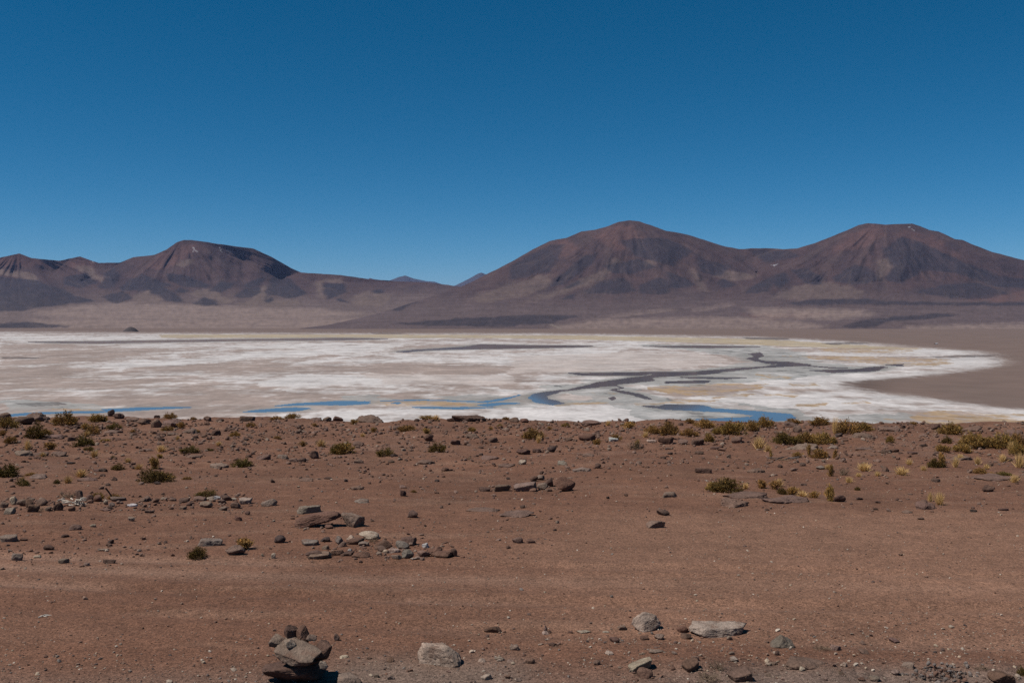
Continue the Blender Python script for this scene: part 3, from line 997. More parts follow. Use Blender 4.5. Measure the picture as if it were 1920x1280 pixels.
RC = {'r': (0.165, 0.092, 0.066), 'b': (0.125, 0.074, 0.057), 'g': (0.25, 0.180, 0.138), 'p': (0.41, 0.315, 0.243), 'd': (0.085, 0.058, 0.050),
      't': (0.24, 0.165, 0.128), 'w': (0.56, 0.53, 0.50), 's': (0.235, 0.182, 0.148), 'm': (0.190, 0.120, 0.093)}
RW = {'r': 'reddish', 'b': 'dark brown', 'g': 'grey', 'p': 'pale grey', 'd': 'blackish', 't': 'tan', 'w': 'white', 's': 'bluish grey', 'm': 'mauve brown'}
_seed = [100]


def size_word(w):
    return 'tiny' if w < 0.10 else 'small' if w < 0.2 else 'medium' if w < 0.38 else 'large'


LANDMARKS = [(590, 970, 'the long tilted boulder'), (740, 1028, 'the stone fire ring'), (1010, 908, 'the mid ground stone pile'),
             (1440, 930, 'the bedrock ledge'), (100, 945, 'the twig covered stone row'), (400, 940, 'the stone row end'),
             (550, 1230, 'the cairn'), (820, 1225, 'the pale angular rock'), (1340, 1180, 'the long pale slab'), (1735, 945, 'the rock with yellow grass'),
             (60, 775, 'the big crest boulder'), (300, 890, 'the largest green shrub'), (395, 1015, 'the flat bluish stone'), (1230, 982, 'the lone tan block'),
             (690, 778, 'the layered crest outcrop'), (880, 780, 'the dark slab outcrop'), (1508, 832, 'the domed grey outcrop'), (1380, 800, 'the shrubs below the pool'),
             (1860, 825, 'the right edge shrub thicket'), (1610, 800, 'the crest shrub pair'), (1105, 788, 'the rounded crest outcrop'), (1757, 865, 'the dark forked shrub'),
             (455, 866, 'the lone round shrub'), (822, 836, 'the central green shrub'), (200, 772, 'the dark crest knob'), (640, 838, 'the wide olive shrub'),
             (1000, 812, 'the round olive shrub'), (1190, 830, 'the dry brown bush'), (1860, 895, 'the flat outcrop at right'), (1800, 1262, 'the heap of grey gravel'), (1555, 860, 'the dead lying branches')]


def place_phrase(px, py, skip=''):
    best, bd = None, 1e9
    for lx, ly, nm in LANDMARKS:
        d = ((px - lx) / 1.0) ** 2 + ((py - ly) * 2.2) ** 2
        if d < bd and d > 90 and nm != skip:
            best, bd = (lx, ly, nm), d
    lx, ly, nm = best
    dx, dy = px - lx, (py - ly) * 2.2
    if abs(dx) < 0.6 * abs(dy):
        w = 'in front of' if dy > 0 else 'behind'
    elif abs(dx) < 1.6 * abs(dy):
        w = ('front left of' if dx < 0 else 'front right of') if dy > 0 else ('back left of' if dx < 0 else 'back right of')
    else:
        w = 'left of' if dx < 0 else 'right of'
    return w + ' ' + nm


def trace_rock(x0, x1, yt, yb, col='r', style='a', tilt=0.0, yaw=None, desc=None, group=None, depth=0.75, sub=None, sink=0.22, name=None, tiltx=0.0):
    _seed[0] += 1
    sd = _seed[0]
    cx = 0.5 * (x0 + x1)
    X, Y, Z = hit(cx, yb)
    m = math.hypot(Y, 2.0) / F
    w = (x1 - x0) * m
    dep = w * depth
    ang = (yb - HOR) / F
    h = max((yb - yt) * m - dep * ang * 0.58, 0.5 * (yb - yt) * m)
    if style == 'o':
        sink = max(sink, 0.5)
    h = h / (1 - sink)
    if sub is None:
        sub = 5 if (x1 - x0) > 40 else 4 if (x1 - x0) > 14 else 3
    v, f = rock_verts(sd, sub, style)
    rg = np.random.RandomState(sd)
    if yaw is None:
        yaw = rg.uniform(-0.4, 0.4)
    me = mesh_from('rock_shape', v * np.array((w, dep, h)) / 2, f, sub >= 4)
    if name is None:
        name = 'bedrock_outcrop' if style == 'o' else 'boulder' if w > 0.45 else 'rock' if w > 0.14 else 'stone'
    o = link(name, me, M_ROCK)
    Yc = Y + dep * 0.42
    Xc = X * Yc / Y
    zc = float(ground_z(Xc, Yc))
    o.location = (Xc, Yc, min(zc, Z + 0.02) + h * (0.5 - sink))
    o.rotation_euler = (tiltx, tilt, yaw)
    j = rg.uniform(0.88, 1.12) * np.array(RC[col]) * (1 + rg.uniform(-0.04, 0.04, 3))
    o.color = (*j, 1)
    kind = {'bedrock_outcrop': 'bedrock outcrop', 'boulder': 'boulder', 'rock': 'rock', 'stone': 'stone'}.get(name, 'rock')
    shape = {'a': 'angular', 's': 'flat', 'r': 'rounded', 'b': 'blocky', 'o': 'low', 'w': 'pointed'}[style]
    if desc is None:
        desc = '%s %s %s %s %s' % (size_word(w), RW[col], shape, kind, place_phrase(cx, yb))
    tag(o, desc, kind.split()[-1], group, (cx, yb))
    return o


def rocks(table, group=None):
    for t in table:
        trace_rock(*t, group=group) if not isinstance(t[-1], dict) else trace_rock(*t[:-1], group=group, **t[-1])


# beside the near track
rocks([
    (778, 870, 1203, 1247, 'p', 'b', 0.10, -0.25, dict(desc='pale grey angular rock with a dark right face on gravel', depth=0.6)),
    (1183, 1241, 1147, 1183, 'p', 'a', -0.25, 0.5, dict(desc='pale upright rock casting a black shadow, left of the long slab', depth=0.55)),
    (1288, 1402, 1167, 1194, 'p', 's', 0.05, 0.04, dict(desc='long flat pale slab lying on the berm of the track', depth=0.42)),
    (1445, 1491, 1186, 1214, 's', 'w', 0.0, 0.1, dict(desc='grey pyramid shaped rock right of the long pale slab', depth=0.7)),
    (1173, 1229, 1236, 1258, 'p', 's', -0.15, 0.6, dict(desc='flat pale stone sunk in the near gravel', depth=0.6, sink=0.3)),
    (1193, 1224, 1250, 1271, 'r', 'r', 0, None, dict(sink=0.25)), (1363, 1414, 1253, 1278, 'm', 's', -0.1, 0.3, dict(depth=0.8, sink=0.25)),
    (1278, 1314, 1237, 1258, 'r', 's', -0.2, 0.5, dict(sink=0.2)), (1463, 1558, 1222, 1254, 'm', 'r', 0.08, 0.0, dict(sink=0.5, desc='wide mauve slab nearly buried in the berm at lower right')),
    (955, 974, 1207, 1219, 't', 'b'), (907, 943, 1171, 1186, 'r', 'r', 0, None, dict(sink=0.4)), (1018, 1027, 1171, 1186, 't', 'w'), (1027, 1034, 1180, 1187, 'b', 'a'),
    (1141, 1162, 1191, 1204, 'b', 'a'), (1226, 1245, 1187, 1199, 't', 'a'), (1266, 1290, 1172, 1186, 'r', 'r', 0, None, dict(sink=0.3)), (1276, 1297, 1184, 1198, 'b', 'a'),
    (1082, 1107, 1183, 1187, 'p', 's'), (1130, 1142, 1183, 1186, 'p', 's'), (1158, 1176, 1172, 1181, 'g', 'b'), (1027, 1043, 1204, 1211, 'b', 's'), (1360, 1373, 1190, 1200, 'g', 'a'),
    (625, 678, 1263, 1284, 'g', 'b', 0.1, 0.3, dict(desc='grey stone cut by the bottom edge right of the cairn')), (626, 639, 1187, 1201, 'd', 'a', 0, None, dict(desc='small dark stone standing alone right of the cairn')),
    (1847, 1900, 1258, 1284, 'r', 'b', 0.1, 0.2, dict(desc='reddish block cut by the bottom edge at lower right')), (1365, 1384, 1228, 1240, 'p', 'a'), (1366, 1378, 1219, 1227, 't', 'a'),
    (1575, 1590, 1240, 1250, 'p', 'a'), (1668, 1687, 1254, 1266, 'g', 'a'), (1544, 1552, 1268, 1275, 't', 'r'), (1295, 1310, 1228, 1238, 'm', 's'), (1215, 1245, 1218, 1224, 'g', 's'),
    (1452, 1462, 1218, 1228, 'b', 'r'), (1434, 1446, 1240, 1247, 'p', 'a'), (1628, 1650, 1266, 1277, 'g', 'b'), (1606, 1622, 1268, 1276, 'r', 'a'), (1110, 1126, 1236, 1246, 'm', 'a'),
    (985, 1003, 1233, 1244, 'r', 'a'), (945, 960, 1262, 1272, 'm', 'a'), (700, 712, 1262, 1270, 'g', 'a'),
])
# middle distance singles
rocks([
    (538, 642, 959, 989, 'r', 'r', -0.19, 0.12, dict(desc='long reddish brown boulder lying tilted on the open gravel', depth=0.42, sink=0.04)),
    (553, 604, 944, 962, 's', 's', 0, None, dict(sink=0.3, desc='bluish grey flat rock behind the long tilted boulder')),
    (640, 685, 959, 988, 't', 'b', 0.1, -0.5, dict(desc='tan blocky boulder with dark right face beside the tilted boulder', depth=0.8)),
    (607, 627, 981, 991, 'r', 'r'), (763, 784, 956, 971, 'm', 'b', 0.15), (1211, 1246, 973, 990, 't', 'b', 0.05, 0.1), (1230, 1256, 954, 966, 'b', 'a', 0.2),
    (960, 983, 1004, 1018, 'm', 'r', 0, None, dict(sink=0.3)), (984, 1004, 1009, 1018, 'r', 's', 0.1), (947, 959, 1022, 1028, 'b', 'a'),
    (368, 419, 1007, 1024, 's', 's', 0.04, 0.0, dict(desc='flat bluish grey stone beside two small shrubs', sink=0.25)), (418, 460, 1019, 1041, 'm', 'r', 0, None, dict(desc='rounded mauve brown boulder in front of an ochre shrub')),
    (512, 536, 1002, 1018, 'd', 'a'), (508, 517, 1036, 1047, 'p', 'r'), (489, 497, 1037, 1043, 'g', 'a'), (21, 44, 1034, 1051, 's', 'b'), (0, 34, 1001, 1016, 'g', 's'),
    (81, 104, 1019, 1031, 'b', 'a', 0.1), (192, 218, 1046, 1056, 'b', 's'), (201, 214, 1009, 1019, 'd', 'a'), (257, 266, 1028, 1034, 'p', 'a'), (185, 204, 1027, 1033, 'p', 's'),
    (128, 153, 981, 994, 'm', 'r', 0, None, dict(sink=0.3)), (167, 181, 980, 988, 'p', 'a'), (239, 253, 968, 977, 'g', 'b'), (440, 454, 966, 976, 'r', 's'), (459, 471, 956, 965, 'b', 'a'),
    (485, 520, 934, 949, 'g', 'r', 0, None, dict(sink=0.4)), (156, 168, 1054, 1061, 't', 'b'), (38, 52, 1008, 1014, 'r', 's'), (62, 78, 1040, 1046, 'p', 's'), (108, 128, 1046, 1056, 'g', 's'),
    (874, 940, 949, 959, 'm', 'o', 0, None, dict(sink=0.4)), (925, 1002, 953, 971, 'm', 'o', 0, None, dict(sink=0.4)), (1136, 1144, 928, 935, 'd', 'a'), (1170, 1178, 924, 930, 'b', 'a'),
    (1239, 1270, 919, 932, 'g', 'r', 0, None, dict(sink=0.45)), (663, 693, 931, 943, 's', 'o', 0, None, dict(sink=0.4)), (655, 688, 905, 918, 'm', 'o'), (750, 762, 918, 930, 'b', 's'),
    (1839, 1866, 908, 922, 'b', 'a', 0, None, dict(desc='dark angular rock on open gravel at right')), (1652, 1669, 872, 884, 'r', 'w', 0, None, dict(desc='reddish triangular stone between two yellow tufts')),
    (1298, 1333, 874, 887, 'b', 's', 0.15), (1604, 1618, 930, 937, 'd', 'a'), (1818, 1832, 954, 960, 'd', 's'), (1690, 1712, 954, 962, 'm', 'a'), (1720, 1736, 968, 974, 'b', 'a'), (1872, 1890, 951, 957, 'b', 's'),
    (1640, 1652, 938, 943, 'b', 'a'), (1500, 1512, 905, 910, 'm', 's'),
])
# the stone pile with the reddish boulder
rocks([(898, 921, 912, 921, 'b', 's'), (924, 955, 906, 921, 'm', 'b'), (962, 1010, 902, 921, 't', 's', -0.12), (1004, 1028, 904, 918, 'g', 'a'), (993, 1010, 891, 902, 'r', 'a'), (1004, 1024, 889, 900, 'g', 'a'),
       (1022, 1041, 894, 912, 'b', 'a'), (1040, 1079, 892, 921, 'r', 'a', 0.2, 0.3, dict(desc='large reddish boulder at the right end of the stone pile')), (1023, 1037, 915, 921, 'b', 's'), (938, 958, 908, 918, 'g', 'a')],
      'stones of the pile in mid ground')
# the fire ring
rocks([(672, 721, 994, 1012, 'p', 'r', 0.1), (646, 684, 1006, 1021, 'r', 's', -0.2), (672, 696, 1012, 1024, 'g', 'r'), (704, 736, 1009, 1028, 'r', 'a'), (746, 783, 1005, 1023, 'b', 'b'), (737, 768, 1013, 1029, 's', 'a', 0.25),
       (790, 804, 1017, 1027, 'w', 'b'), (751, 776, 1028, 1047, 's', 'a'), (659, 699, 1031, 1045, 'r', 'r'), (716, 732, 1029, 1037, 'p', 'a'), (727, 752, 1027, 1036, 'p', 's'), (733, 753, 1038, 1048, 'g', 's'),
       (781, 808, 1029, 1044, 'm', 'r'), (804, 849, 1029, 1045, 'r', 'r'), (837, 858, 1024, 1043, 'b', 'a', 0.2), (803, 832, 1022, 1038, 'r', 'r'), (704, 717, 1032, 1041, 't', 'r'), (640, 664, 1032, 1042, 'b', 's'),
       (626, 648, 1002, 1021, 's', 'a'), (648, 665, 1002, 1013, 'p', 'a', -0.3), (572, 606, 1030, 1045, 'b', 'r', -0.15), (578, 624, 1035, 1048, 't', 's', -0.12), (618, 646, 1027, 1041, 'r', 's', -0.2), (563, 602, 1010, 1023, 's', 's'),
       (599, 623, 1004, 1016, 'd', 'a'), (604, 620, 1020, 1030, 'g', 'a'), (652, 660, 1027, 1034, 'w', 'a'), (762, 778, 1015, 1024, 't', 'a'), (778, 790, 1041, 1048, 'g', 'a'), (720, 730, 1041, 1047, 'm', 'a'), (768, 786, 1044, 1049, 'p', 'a'),
       (700, 722, 1022, 1031, 'r', 'a')], 'stones of the fire ring')
# the stone row at left
rocks([(8, 31, 949, 964, 's', 'b'), (17, 36, 929, 946, 'p', 'r'), (32, 56, 932, 949, 'm', 'r'), (45, 64, 934, 951, 'r', 'a'), (51, 74, 943, 960, 'r', 'b'), (64, 93, 931, 948, 'm', 'r'), (100, 119, 939, 957, 'b', 'a'),
       (141, 157, 917, 937, 'm', 'b'), (160, 178, 925, 940, 'b', 'r'), (127, 143, 947, 958, 'r', 'r'), (173, 193, 926, 940, 'r', 'a'), (193, 204, 935, 946, 'p', 'r'), (207, 236, 929, 940, 'g', 's'), (263, 278, 931, 940, 'm', 'a'),
       (240, 260, 943, 949, 'w', 's'), (335, 358, 932, 942, 'b', 's'), (361, 388, 929, 939, 'm', 's'), (386, 404, 928, 937, 'p', 'a'), (400, 414, 927, 936, 'w', 'a'), (411, 436, 927, 939, 'b', 'a'), (373, 398, 939, 952, 'g', 'a'),
       (409, 429, 947, 957, 't', 'r'), (447, 474, 932, 945, 'p', 's'), (406, 424, 934, 944, 'm', 'r'), (432, 454, 940, 953, 'm', 'r'), (335, 351, 947, 955, 'm', 'b'), (0, 16, 940, 952, 'm', 's'), (84, 98, 948, 958, 'g', 'a'),
       (283, 300, 932, 942, 'r', 'r'), (300, 316, 930, 938, 'g', 'a'), (316, 334, 932, 939, 'm', 'a'), (204, 216, 941, 950, 's', 'a'), (150, 160, 940, 950, 's', 'a'), (270, 290, 955, 962, 'm', 's'), (425, 445, 931, 938, 'p', 'a'), (190, 208, 953, 958, 'm', 's')],
      'stones of the row at left')
# the crest and the rocky band before it
rocks([
    (36, 90, 766, 792, 'm', 'o', 0, 0.0, dict(desc='big rounded boulder on the crest at far left', name='boulder', sink=0.2)), (24, 64, 780, 796, 'b', 'r'), (-4, 22, 771, 786, 'm', 'r'),
    (200, 216, 766, 780, 'd', 'r', 0, None, dict(desc='dark knob of rock standing up on the crest at left')), (211, 233, 773, 785, 'b', 'r'), (286, 300, 775, 783, 'b', 'a'), (283, 305, 783, 801, 'm', 'r'), (300, 347, 778, 801, 'm', 'o'),
    (448, 477, 778, 790, 'b', 's'), (236, 262, 781, 790, 'm', 'a'), (258, 284, 783, 795, 'm', 'a'), (380, 400, 780, 790, 'm', 'a'), (402, 420, 783, 791, 'b', 'a'), (575, 606, 778, 788, 'm', 'o'), (620, 644, 777, 788, 'b', 'a'), (604, 622, 781, 790, 'm', 'a'),
    (660, 725, 771, 789, 'm', 'o', 0, 0.0, dict(desc='dark layered outcrop on the crest left of centre', sink=0.25)), (836, 925, 774, 791, 'b', 'o', 0.03, 0.0, dict(desc='long dark slab outcrop on the crest near the middle', sink=0.25)),
    (953, 975, 781, 791, 'm', 'a'), (975, 992, 784, 793, 'r', 'r'), (1086, 1127, 782, 798, 'm', 'r', 0, 0.0, dict(desc='rounded brown outcrop on the crest right of the slab outcrop', sink=0.3)), (1170, 1181, 782, 789, 'b', 'r'),
    (1082, 1118, 811, 826, 'r', 'r', 0.1), (1232, 1263, 817, 833, 'r', 's', 0.15), (1026, 1046, 834, 848, 'd', 'a'), (967, 995, 839, 852, 'b', 'a', -0.1), (998, 1014, 840, 848, 'b', 's'), (843, 864, 822, 834, 'b', 'a'), (793, 812, 814, 827, 'r', 'a'),
    (660, 683, 826, 838, 'm', 'r'), (970, 988, 861, 871, 'p', 'a'), (777, 817, 854, 870, 'm', 'o'), (827, 842, 874, 883, 'r', 'r'), (663, 682, 858, 868, 'm', 'a'), (1296, 1320, 822, 835, 'b', 's'), (1371, 1394, 817, 831, 'm', 'r'),
    (1466, 1550, 822, 843, 'g', 'o', 0, 0.0, dict(desc='domed grey outcrop in front of an olive shrub band', sink=0.3, depth=0.6)), (1549, 1576, 829, 841, 'g', 'o'), (1486, 1506, 796, 811, 'm', 'r'), (1583, 1642, 804, 820, 'm', 'o', 0, None, dict(sink=0.35)),
    (1637, 1702, 792, 808, 'm', 'o', 0, None, dict(sink=0.3)), (1745, 1762, 794, 805, 'b', 'r'), (1800, 1842, 795, 810, 'm', 'o'), (1880, 1925, 800, 818, 'm', 'o'), (1820, 1908, 885, 902, 'm', 'o', 0, None, dict(sink=0.35, desc='flat mauve outcrop below small green shrubs at right')),
    (1775, 1830, 848, 862, 'm', 'o', 0, None, dict(sink=0.4)), (1470, 1500, 786, 800, 'm', 'o'), (1500, 1530, 785, 797, 'm', 'o'),
    (1343, 1404, 926, 951, 'm', 'o', 0, None, dict(sink=0.3, desc='left end of the bedrock ledge beneath a green shrub')), (1352, 1440, 910, 934, 'm', 'o', 0, None, dict(sink=0.3, desc='raised middle of the bedrock ledge')),
    (1412, 1525, 925, 944, 'm', 'o', 0, None, dict(sink=0.3, depth=0.5, desc='long low right part of the bedrock ledge')), (1562, 1586, 926, 941, 'b', 'a'), (1712, 1758, 932, 955, 'm', 'o', 0, None, dict(sink=0.3, desc='half buried brown rock with a yellow tuft on it')),
    (23, 60, 842, 855, 'g', 'o'), (56, 96, 846, 855, 'm', 'o'), (95, 130, 843, 856, 'm', 'o', 0.1), (125, 142, 818, 827, 'b', 's'), (70, 122, 812, 823, 'm', 'o'), (190, 230, 800, 812, 'm', 'o'), (340, 372, 800, 812, 'm', 'o'), (310, 336, 808, 816, 'm', 'o'),
    (52, 90, 886, 897, 'g', 'o'), (145, 184, 890, 902, 'm', 'o'), (185, 202, 876, 884, 'd', 'a'), (208, 220, 893, 901, 'b', 'w'), (125, 141, 865, 870, 'd', 's'), (260, 292, 838, 846, 'm', 'o'), (170, 200, 876, 884, 'b', 'o'),
    (480, 510, 846, 862, 'm', 'o'), (580, 601, 844, 860, 'b', 'a'), (555, 575, 856, 866, 'b', 'a'), (540, 560, 858, 866, 'm', 'a'), (408, 418, 872, 880, 'b', 'a'), (505, 516, 897, 905, 'b', 'a'), (560, 590, 893, 902, 'm', 'o'),
    (390, 430, 862, 878, 'g', 'o', 0, None, dict(sink=0.45)), (346, 376, 850, 858, 'm', 'o'), (520, 545, 847, 860, 'g', 'o'), (608, 624, 893, 898, 'b', 's'), (725, 740, 862, 868, 'b', 'a'), (745, 765, 905, 915, 'm', 'o'),
    (900, 940, 850, 862, 'm', 'o'), (1040, 1065, 862, 872, 's', 'o'), (1070, 1118, 870, 884, 'g', 'o', 0, None, dict(sink=0.4)), (1115, 1127, 868, 878, 'b', 'a'), (1090, 1115, 846, 856, 'm', 'o'), (940, 955, 867, 874, 'b', 's'), (930, 968, 866, 876, 'm', 'o'),
    (1250, 1262, 846, 852, 'd', 'a'), (1237, 1250, 854, 860, 'b', 'a'), (1190, 1204, 862, 869, 'm', 'a'), (1270, 1290, 824, 833, 'm', 'a'), (1330, 1352, 836, 842, 'b', 's'), (1345, 1362, 838, 845, 'r', 'a'), (1400, 1440, 872, 886, 'm', 'o'),
    (1300, 1320, 846, 852, 'b', 's'), (1480, 1498, 875, 883, 'm', 'r'), (1530, 1550, 872, 880, 's', 'r'), (1650, 1672, 842, 850, 'b', 's'), (1722, 1740, 832, 838, 'd', 's'), (1600, 1640, 835, 843, 'm', 'o'), (1880, 1900, 855, 864, 'b', 'a'),
    (1850, 1866, 866, 874, 'b', 'a'), (1755, 1785, 852, 860, 'm', 'o'), (1700, 1722, 845, 851, 'b', 's'), (1565, 1580, 812, 820, 'd', 's'), (1137, 1160, 818, 828, 'w', 'a', 0, None, dict(desc='white stone beside an olive shrub in the rocky band')),
    (1212, 1234, 824, 829, 'p', 's'), (1060, 1075, 818, 826, 'b', 'a'), (870, 900, 808, 822, 'm', 'o'), (915, 935, 820, 830, 'm', 'a'),
])

# half buried stones of the near berm
rb_ = np.random.RandomState(77)
for _ in range(34):
    px_, py_ = rb_.uniform(930, 1720), rb_.uniform(1182, 1278)
    if rb_.uniform() < 0.25:
        px_, py_ = rb_.uniform(640, 1000), rb_.uniform(1225, 1278)
    w_ = rb_.uniform(9, 24)
    trace_rock(px_ - w_ / 2, px_ + w_ / 2, py_ - w_ * rb_.uniform(0.35, 0.6), py_, 'rmtgpr'[rb_.randint(6)], 'asar'[rb_.randint(4)], rb_.uniform(-.3, .3), rb_.uniform(-1, 1), sink=rb_.uniform(0.25, 0.5), group='half buried stones of the berm', name='stone')

# ------------------------------------------------------------------ the cairn
def cairn_stone(cx, zc, y, w, d, h, col, style, rot, desc, sub=5):
    _seed[0] += 1
    X0, Y0, Z0 = CAIRN
    v, f = rock_verts(_seed[0], sub, style)
    me = mesh_from('cairn_stone_shape', v * np.array((w, d, h)) / 2, f, True)
    o = link('cairn_stone', me, M_ROCK)
    o.location = (X0 + cx, Y0 + y, Z0 + zc)
    o.rotation_euler = rot
    o.color = (*RC[col], 1)
    tag(o, desc, 'stone', 'stones of the cairn', (550 + cx * 300, 1200))


_x, _y, _z = hit(550, 1284)
CAIRN = (_x, _y + 0.12, float(ground_z(_x, _y + 0.12)))
_m = CAIRN[1] / F
cairn_stone(0.0, 0.062, 0.0, 132 * _m, 0.30, 0.135, 'b', 'r', (0, 0.05, 0.1), 'rounded brown boulder at the base of the cairn')
cairn_stone(0.045, 0.138, 0.02, 0.26, 0.20, 0.075, 'b', 'j', (0.1, 0.0, 0.3), 'dark stone wedged under the tilted slab of the cairn', 4)
cairn_stone(0.012, 0.188, -0.055, 0.31, 0.20, 0.055, 'g', 's', (0.55, 0.16, -0.30), 'tilted flat grey slab in the middle of the cairn')
cairn_stone(-0.128, 0.232, 0.02, 0.125, 0.11, 0.055, 'g', 'j', (0.75, 0.38, 0.15), 'grey block leaning on the left of the cairn slab')
cairn_stone(-0.058, 0.268, 0.075, 0.115, 0.10, 0.080, 'b', 'j', (0.3, 0.35, 0.4), 'brown angular block at the top left of the cairn')
cairn_stone(0.018, 0.262, 0.060, 0.095, 0.09, 0.115, 'r', 'j', (0.15, 0.10, -0.2), 'reddish upright block at the top right of the cairn')
cairn_stone(-0.040, 0.236, -0.035, 0.075, 0.06, 0.040, 'p', 'j', (0.6, 0.35, 0.6), 'small pale stone in the centre of the cairn top', 4)
cairn_stone(0.080, 0.250, 0.05, 0.07, 0.06, 0.035, 't', 'j', (0.1, 0.3, 0.3), 'small tan stone beside the upright block of the cairn', 4)
cairn_stone(0.155, 0.178, 0.01, 0.105, 0.12, 0.115, 'b', 'j', (0.1, 0.2, 0.4), 'dark brown block at the right end of the cairn slab')
cairn_stone(0.178, 0.128, -0.09, 0.060, 0.05, 0.045, 'p', 'j', (0, 0.2, 0.2), 'small pale stone tucked under the right of the cairn', 4)
cairn_stone(-0.17, 0.012, -0.13, 0.07, 0.06, 0.05, 'm', 'r', (0, 0, 0.2), 'small mauve stone on the ground left of the cairn base', 4)

# ------------------------------------------------------------------ loose stones and rubble
_VAR = []
for i in range(16):
    v, f = rock_verts(5000 + i, 2, 'asbr'[i % 4])
    _VAR.append(mesh_from('stone_shape', v * 0.5, f, False))
    _VAR[-1].materials.append(M_ROCK)
rg = np.random.RandomState(21)
TAKEN = np.array([(o.location.x, o.location.y) for o, _ in THINGS])
made = 0
NC = 26000
px = rg.uniform(-40, 1960, NC)
u = rg.uniform(size=NC)
py = 784 + np.where(u < 0.8, rg.gamma(1.7, 25, NC), np.where(u < 0.94, rg.uniform(60, 290, NC), rg.uniform(390, 500, NC)))
ok = ~((py > 1285) | ((py > 1055) & (py < 1165)) | ((py > 960) & (px > 1050) & (py < 1170)) | ((py > 1160) & (px < 900) & (rg.uniform(size=NC) < 0.7)))
clus = fbm(px / 60.0, py / 22.0, 88.0, 3)
ok &= rg.uniform(-0.45, 0.5, NC) < clus
px, py = px[ok], py[ok]
HX, HY, HZ = hit_many(px, py)
WP = 3.2 + rg.gamma(1.2, 2.6, len(px))
SMALL = []
for k_ in range(len(px)):
    X, Y, Z, wpx = float(HX[k_]), float(HY[k_]), float(HZ[k_]), float(WP[k_])
    if Y > float(33 - 0.14 * X) + 2.5:
        continue
    if py[k_] > 1165:
        wpx *= 0.8
    w = wpx * Y / F
    if wpx >= 9.0 and made < 110:
        if (np.hypot(TAKEN[:, 0] - X, TAKEN[:, 1] - Y) < 0.35).any():
            continue
        o = bpy.data.objects.new('stone', _VAR[rg.randint(16)])
        COL.objects.link(o)
        hgt = w * rg.uniform(0.35, 0.75)
        o.scale = (w, w * rg.uniform(0.6, 1.0), hgt)
        o.rotation_euler = (rg.uniform(-.3, .3), rg.uniform(-.3, .3), rg.uniform(0, 6.28))
        o.location = (X, Y, Z + hgt * 0.25)
        ck = 'rbmmgbd'[rg.randint(7)]
        o.color = (*(np.array(RC[ck]) * rg.uniform(0.85, 1.15)), 1)
        tag(o, '%s loose stone %s' % (RW[ck], place_phrase(px[k_], py[k_])), 'stone', 'loose stones', (px[k_], py[k_]))
        made += 1
    elif wpx < 11 and len(SMALL) < 5000:
        SMALL.append((X, Y, Z, w))


# fragments among the stone row, the fire ring and the stone pile
qx_ = np.concatenate([rg.normal(730, 62, 230), rg.uniform(0, 470, 330), rg.normal(1000, 45, 90), rg.normal(600, 40, 50), rg.uniform(0, 300, 90)])
qy_ = np.concatenate([rg.normal(1032, 10, 230), rg.normal(945, 8, 330), rg.normal(916, 5, 90), rg.normal(985, 12, 50), rg.normal(1030, 18, 90)])
fx_, fy_, fz_ = hit_many(qx_, qy_)
for X, Y, Z in zip(fx_, fy_, fz_):
    SMALL.append((float(X), float(Y), float(Z), float(rg.gamma(2.0, 1.7) + 2.0) * float(Y) / F))


def scatter_mesh(name, pts, sub, colours, rg, flat=(0.35, 0.8)):
    """many small stones as one mesh"""
    shapes = [rock_verts(7000 + i, sub, 'abra'[i % 4]) for i in range(8)]
    f0 = shapes[0][1]
    nv = len(shapes[0][0])
    n = len(pts)
    base = np.stack([s_[0] for s_ in shapes])[rg.randint(0, 8, n)] * 0.5
    P = np.array(pts)
    w = P[:, 3]
    sc = np.stack([w, w * rg.uniform(0.6, 1.0, n), w * rg.uniform(*flat, n)], 1)
    base = base * sc[:, None, :]
    a = rg.uniform(0, 6.283, n)
    ca, sa = np.cos(a)[:, None], np.sin(a)[:, None]
    tx = rg.uniform(-0.4, 0.4, n)[:, None]
    x, y, z = base[..., 0], base[..., 1], base[..., 2]
    z = z + tx * x
    v = np.stack([x * ca - y * sa, x * sa + y * ca, z], -1)
    v += np.stack([P[:, 0], P[:, 1], P[:, 2] + sc[:, 2] * 0.22], 1)[:, None, :]
    fa = (f0[None] + (np.arange(n) * nv)[:, None, None]).reshape(-1, 3)
    me = mesh_from(name, v.reshape(-1, 3), fa, False)
    cs = np.array(colours)[rg.randint(0, len(colours), n)] * rg.uniform(0.75, 1.25, (n, 1))
    set_col(me, 'col', np.repeat(cs, nv, 0))
    return me


me = scatter_mesh('rubble', SMALL, 1 + 1, [RC[q] for q in 'rrrbmmmmmg'], rg)
stuff(link('rubble', me, M_PEBBLE), 'small loose rubble strewn over the rocky band and gravel', 'rubble')
# fine gravel near the camera
n = 70000
Yp = 4.8 * np.exp(rg.uniform(0, 1, n) ** 1.45 * math.log(30 / 4.8))
Xp = rg.uniform(-0.62, 0.62, n) * (Yp + 1.0)
near_p = np.concatenate([np.stack([Xp, Yp], 1)])
ppx, ppy = project(near_p[:, 0], near_p[:, 1], ground_z(near_p[:, 0], near_p[:, 1]))
dens = 0.26 + 0.6 * sstep(1170, 1260, ppy) + 0.7 * sstep(1130, 1200, ppy) * sstep(1000, 1250, ppx) + 0.25 * sstep(0.0, 0.3, fbm(near_p[:, 0] * 0.6, near_p[:, 1] * 1.2, 77.0, 3))
keep = rg.uniform(0, 1, n) < dens
near_p = near_p[keep]
n = len(near_p)
wp = np.clip(np.exp(rg.normal(-5.15, 0.58, n)) * (0.75 + near_p[:, 1] / 13.0), 0.003, 0.06)
pts = np.stack([near_p[:, 0], near_p[:, 1], ground_z(near_p[:, 0], near_p[:, 1]), wp], 1)
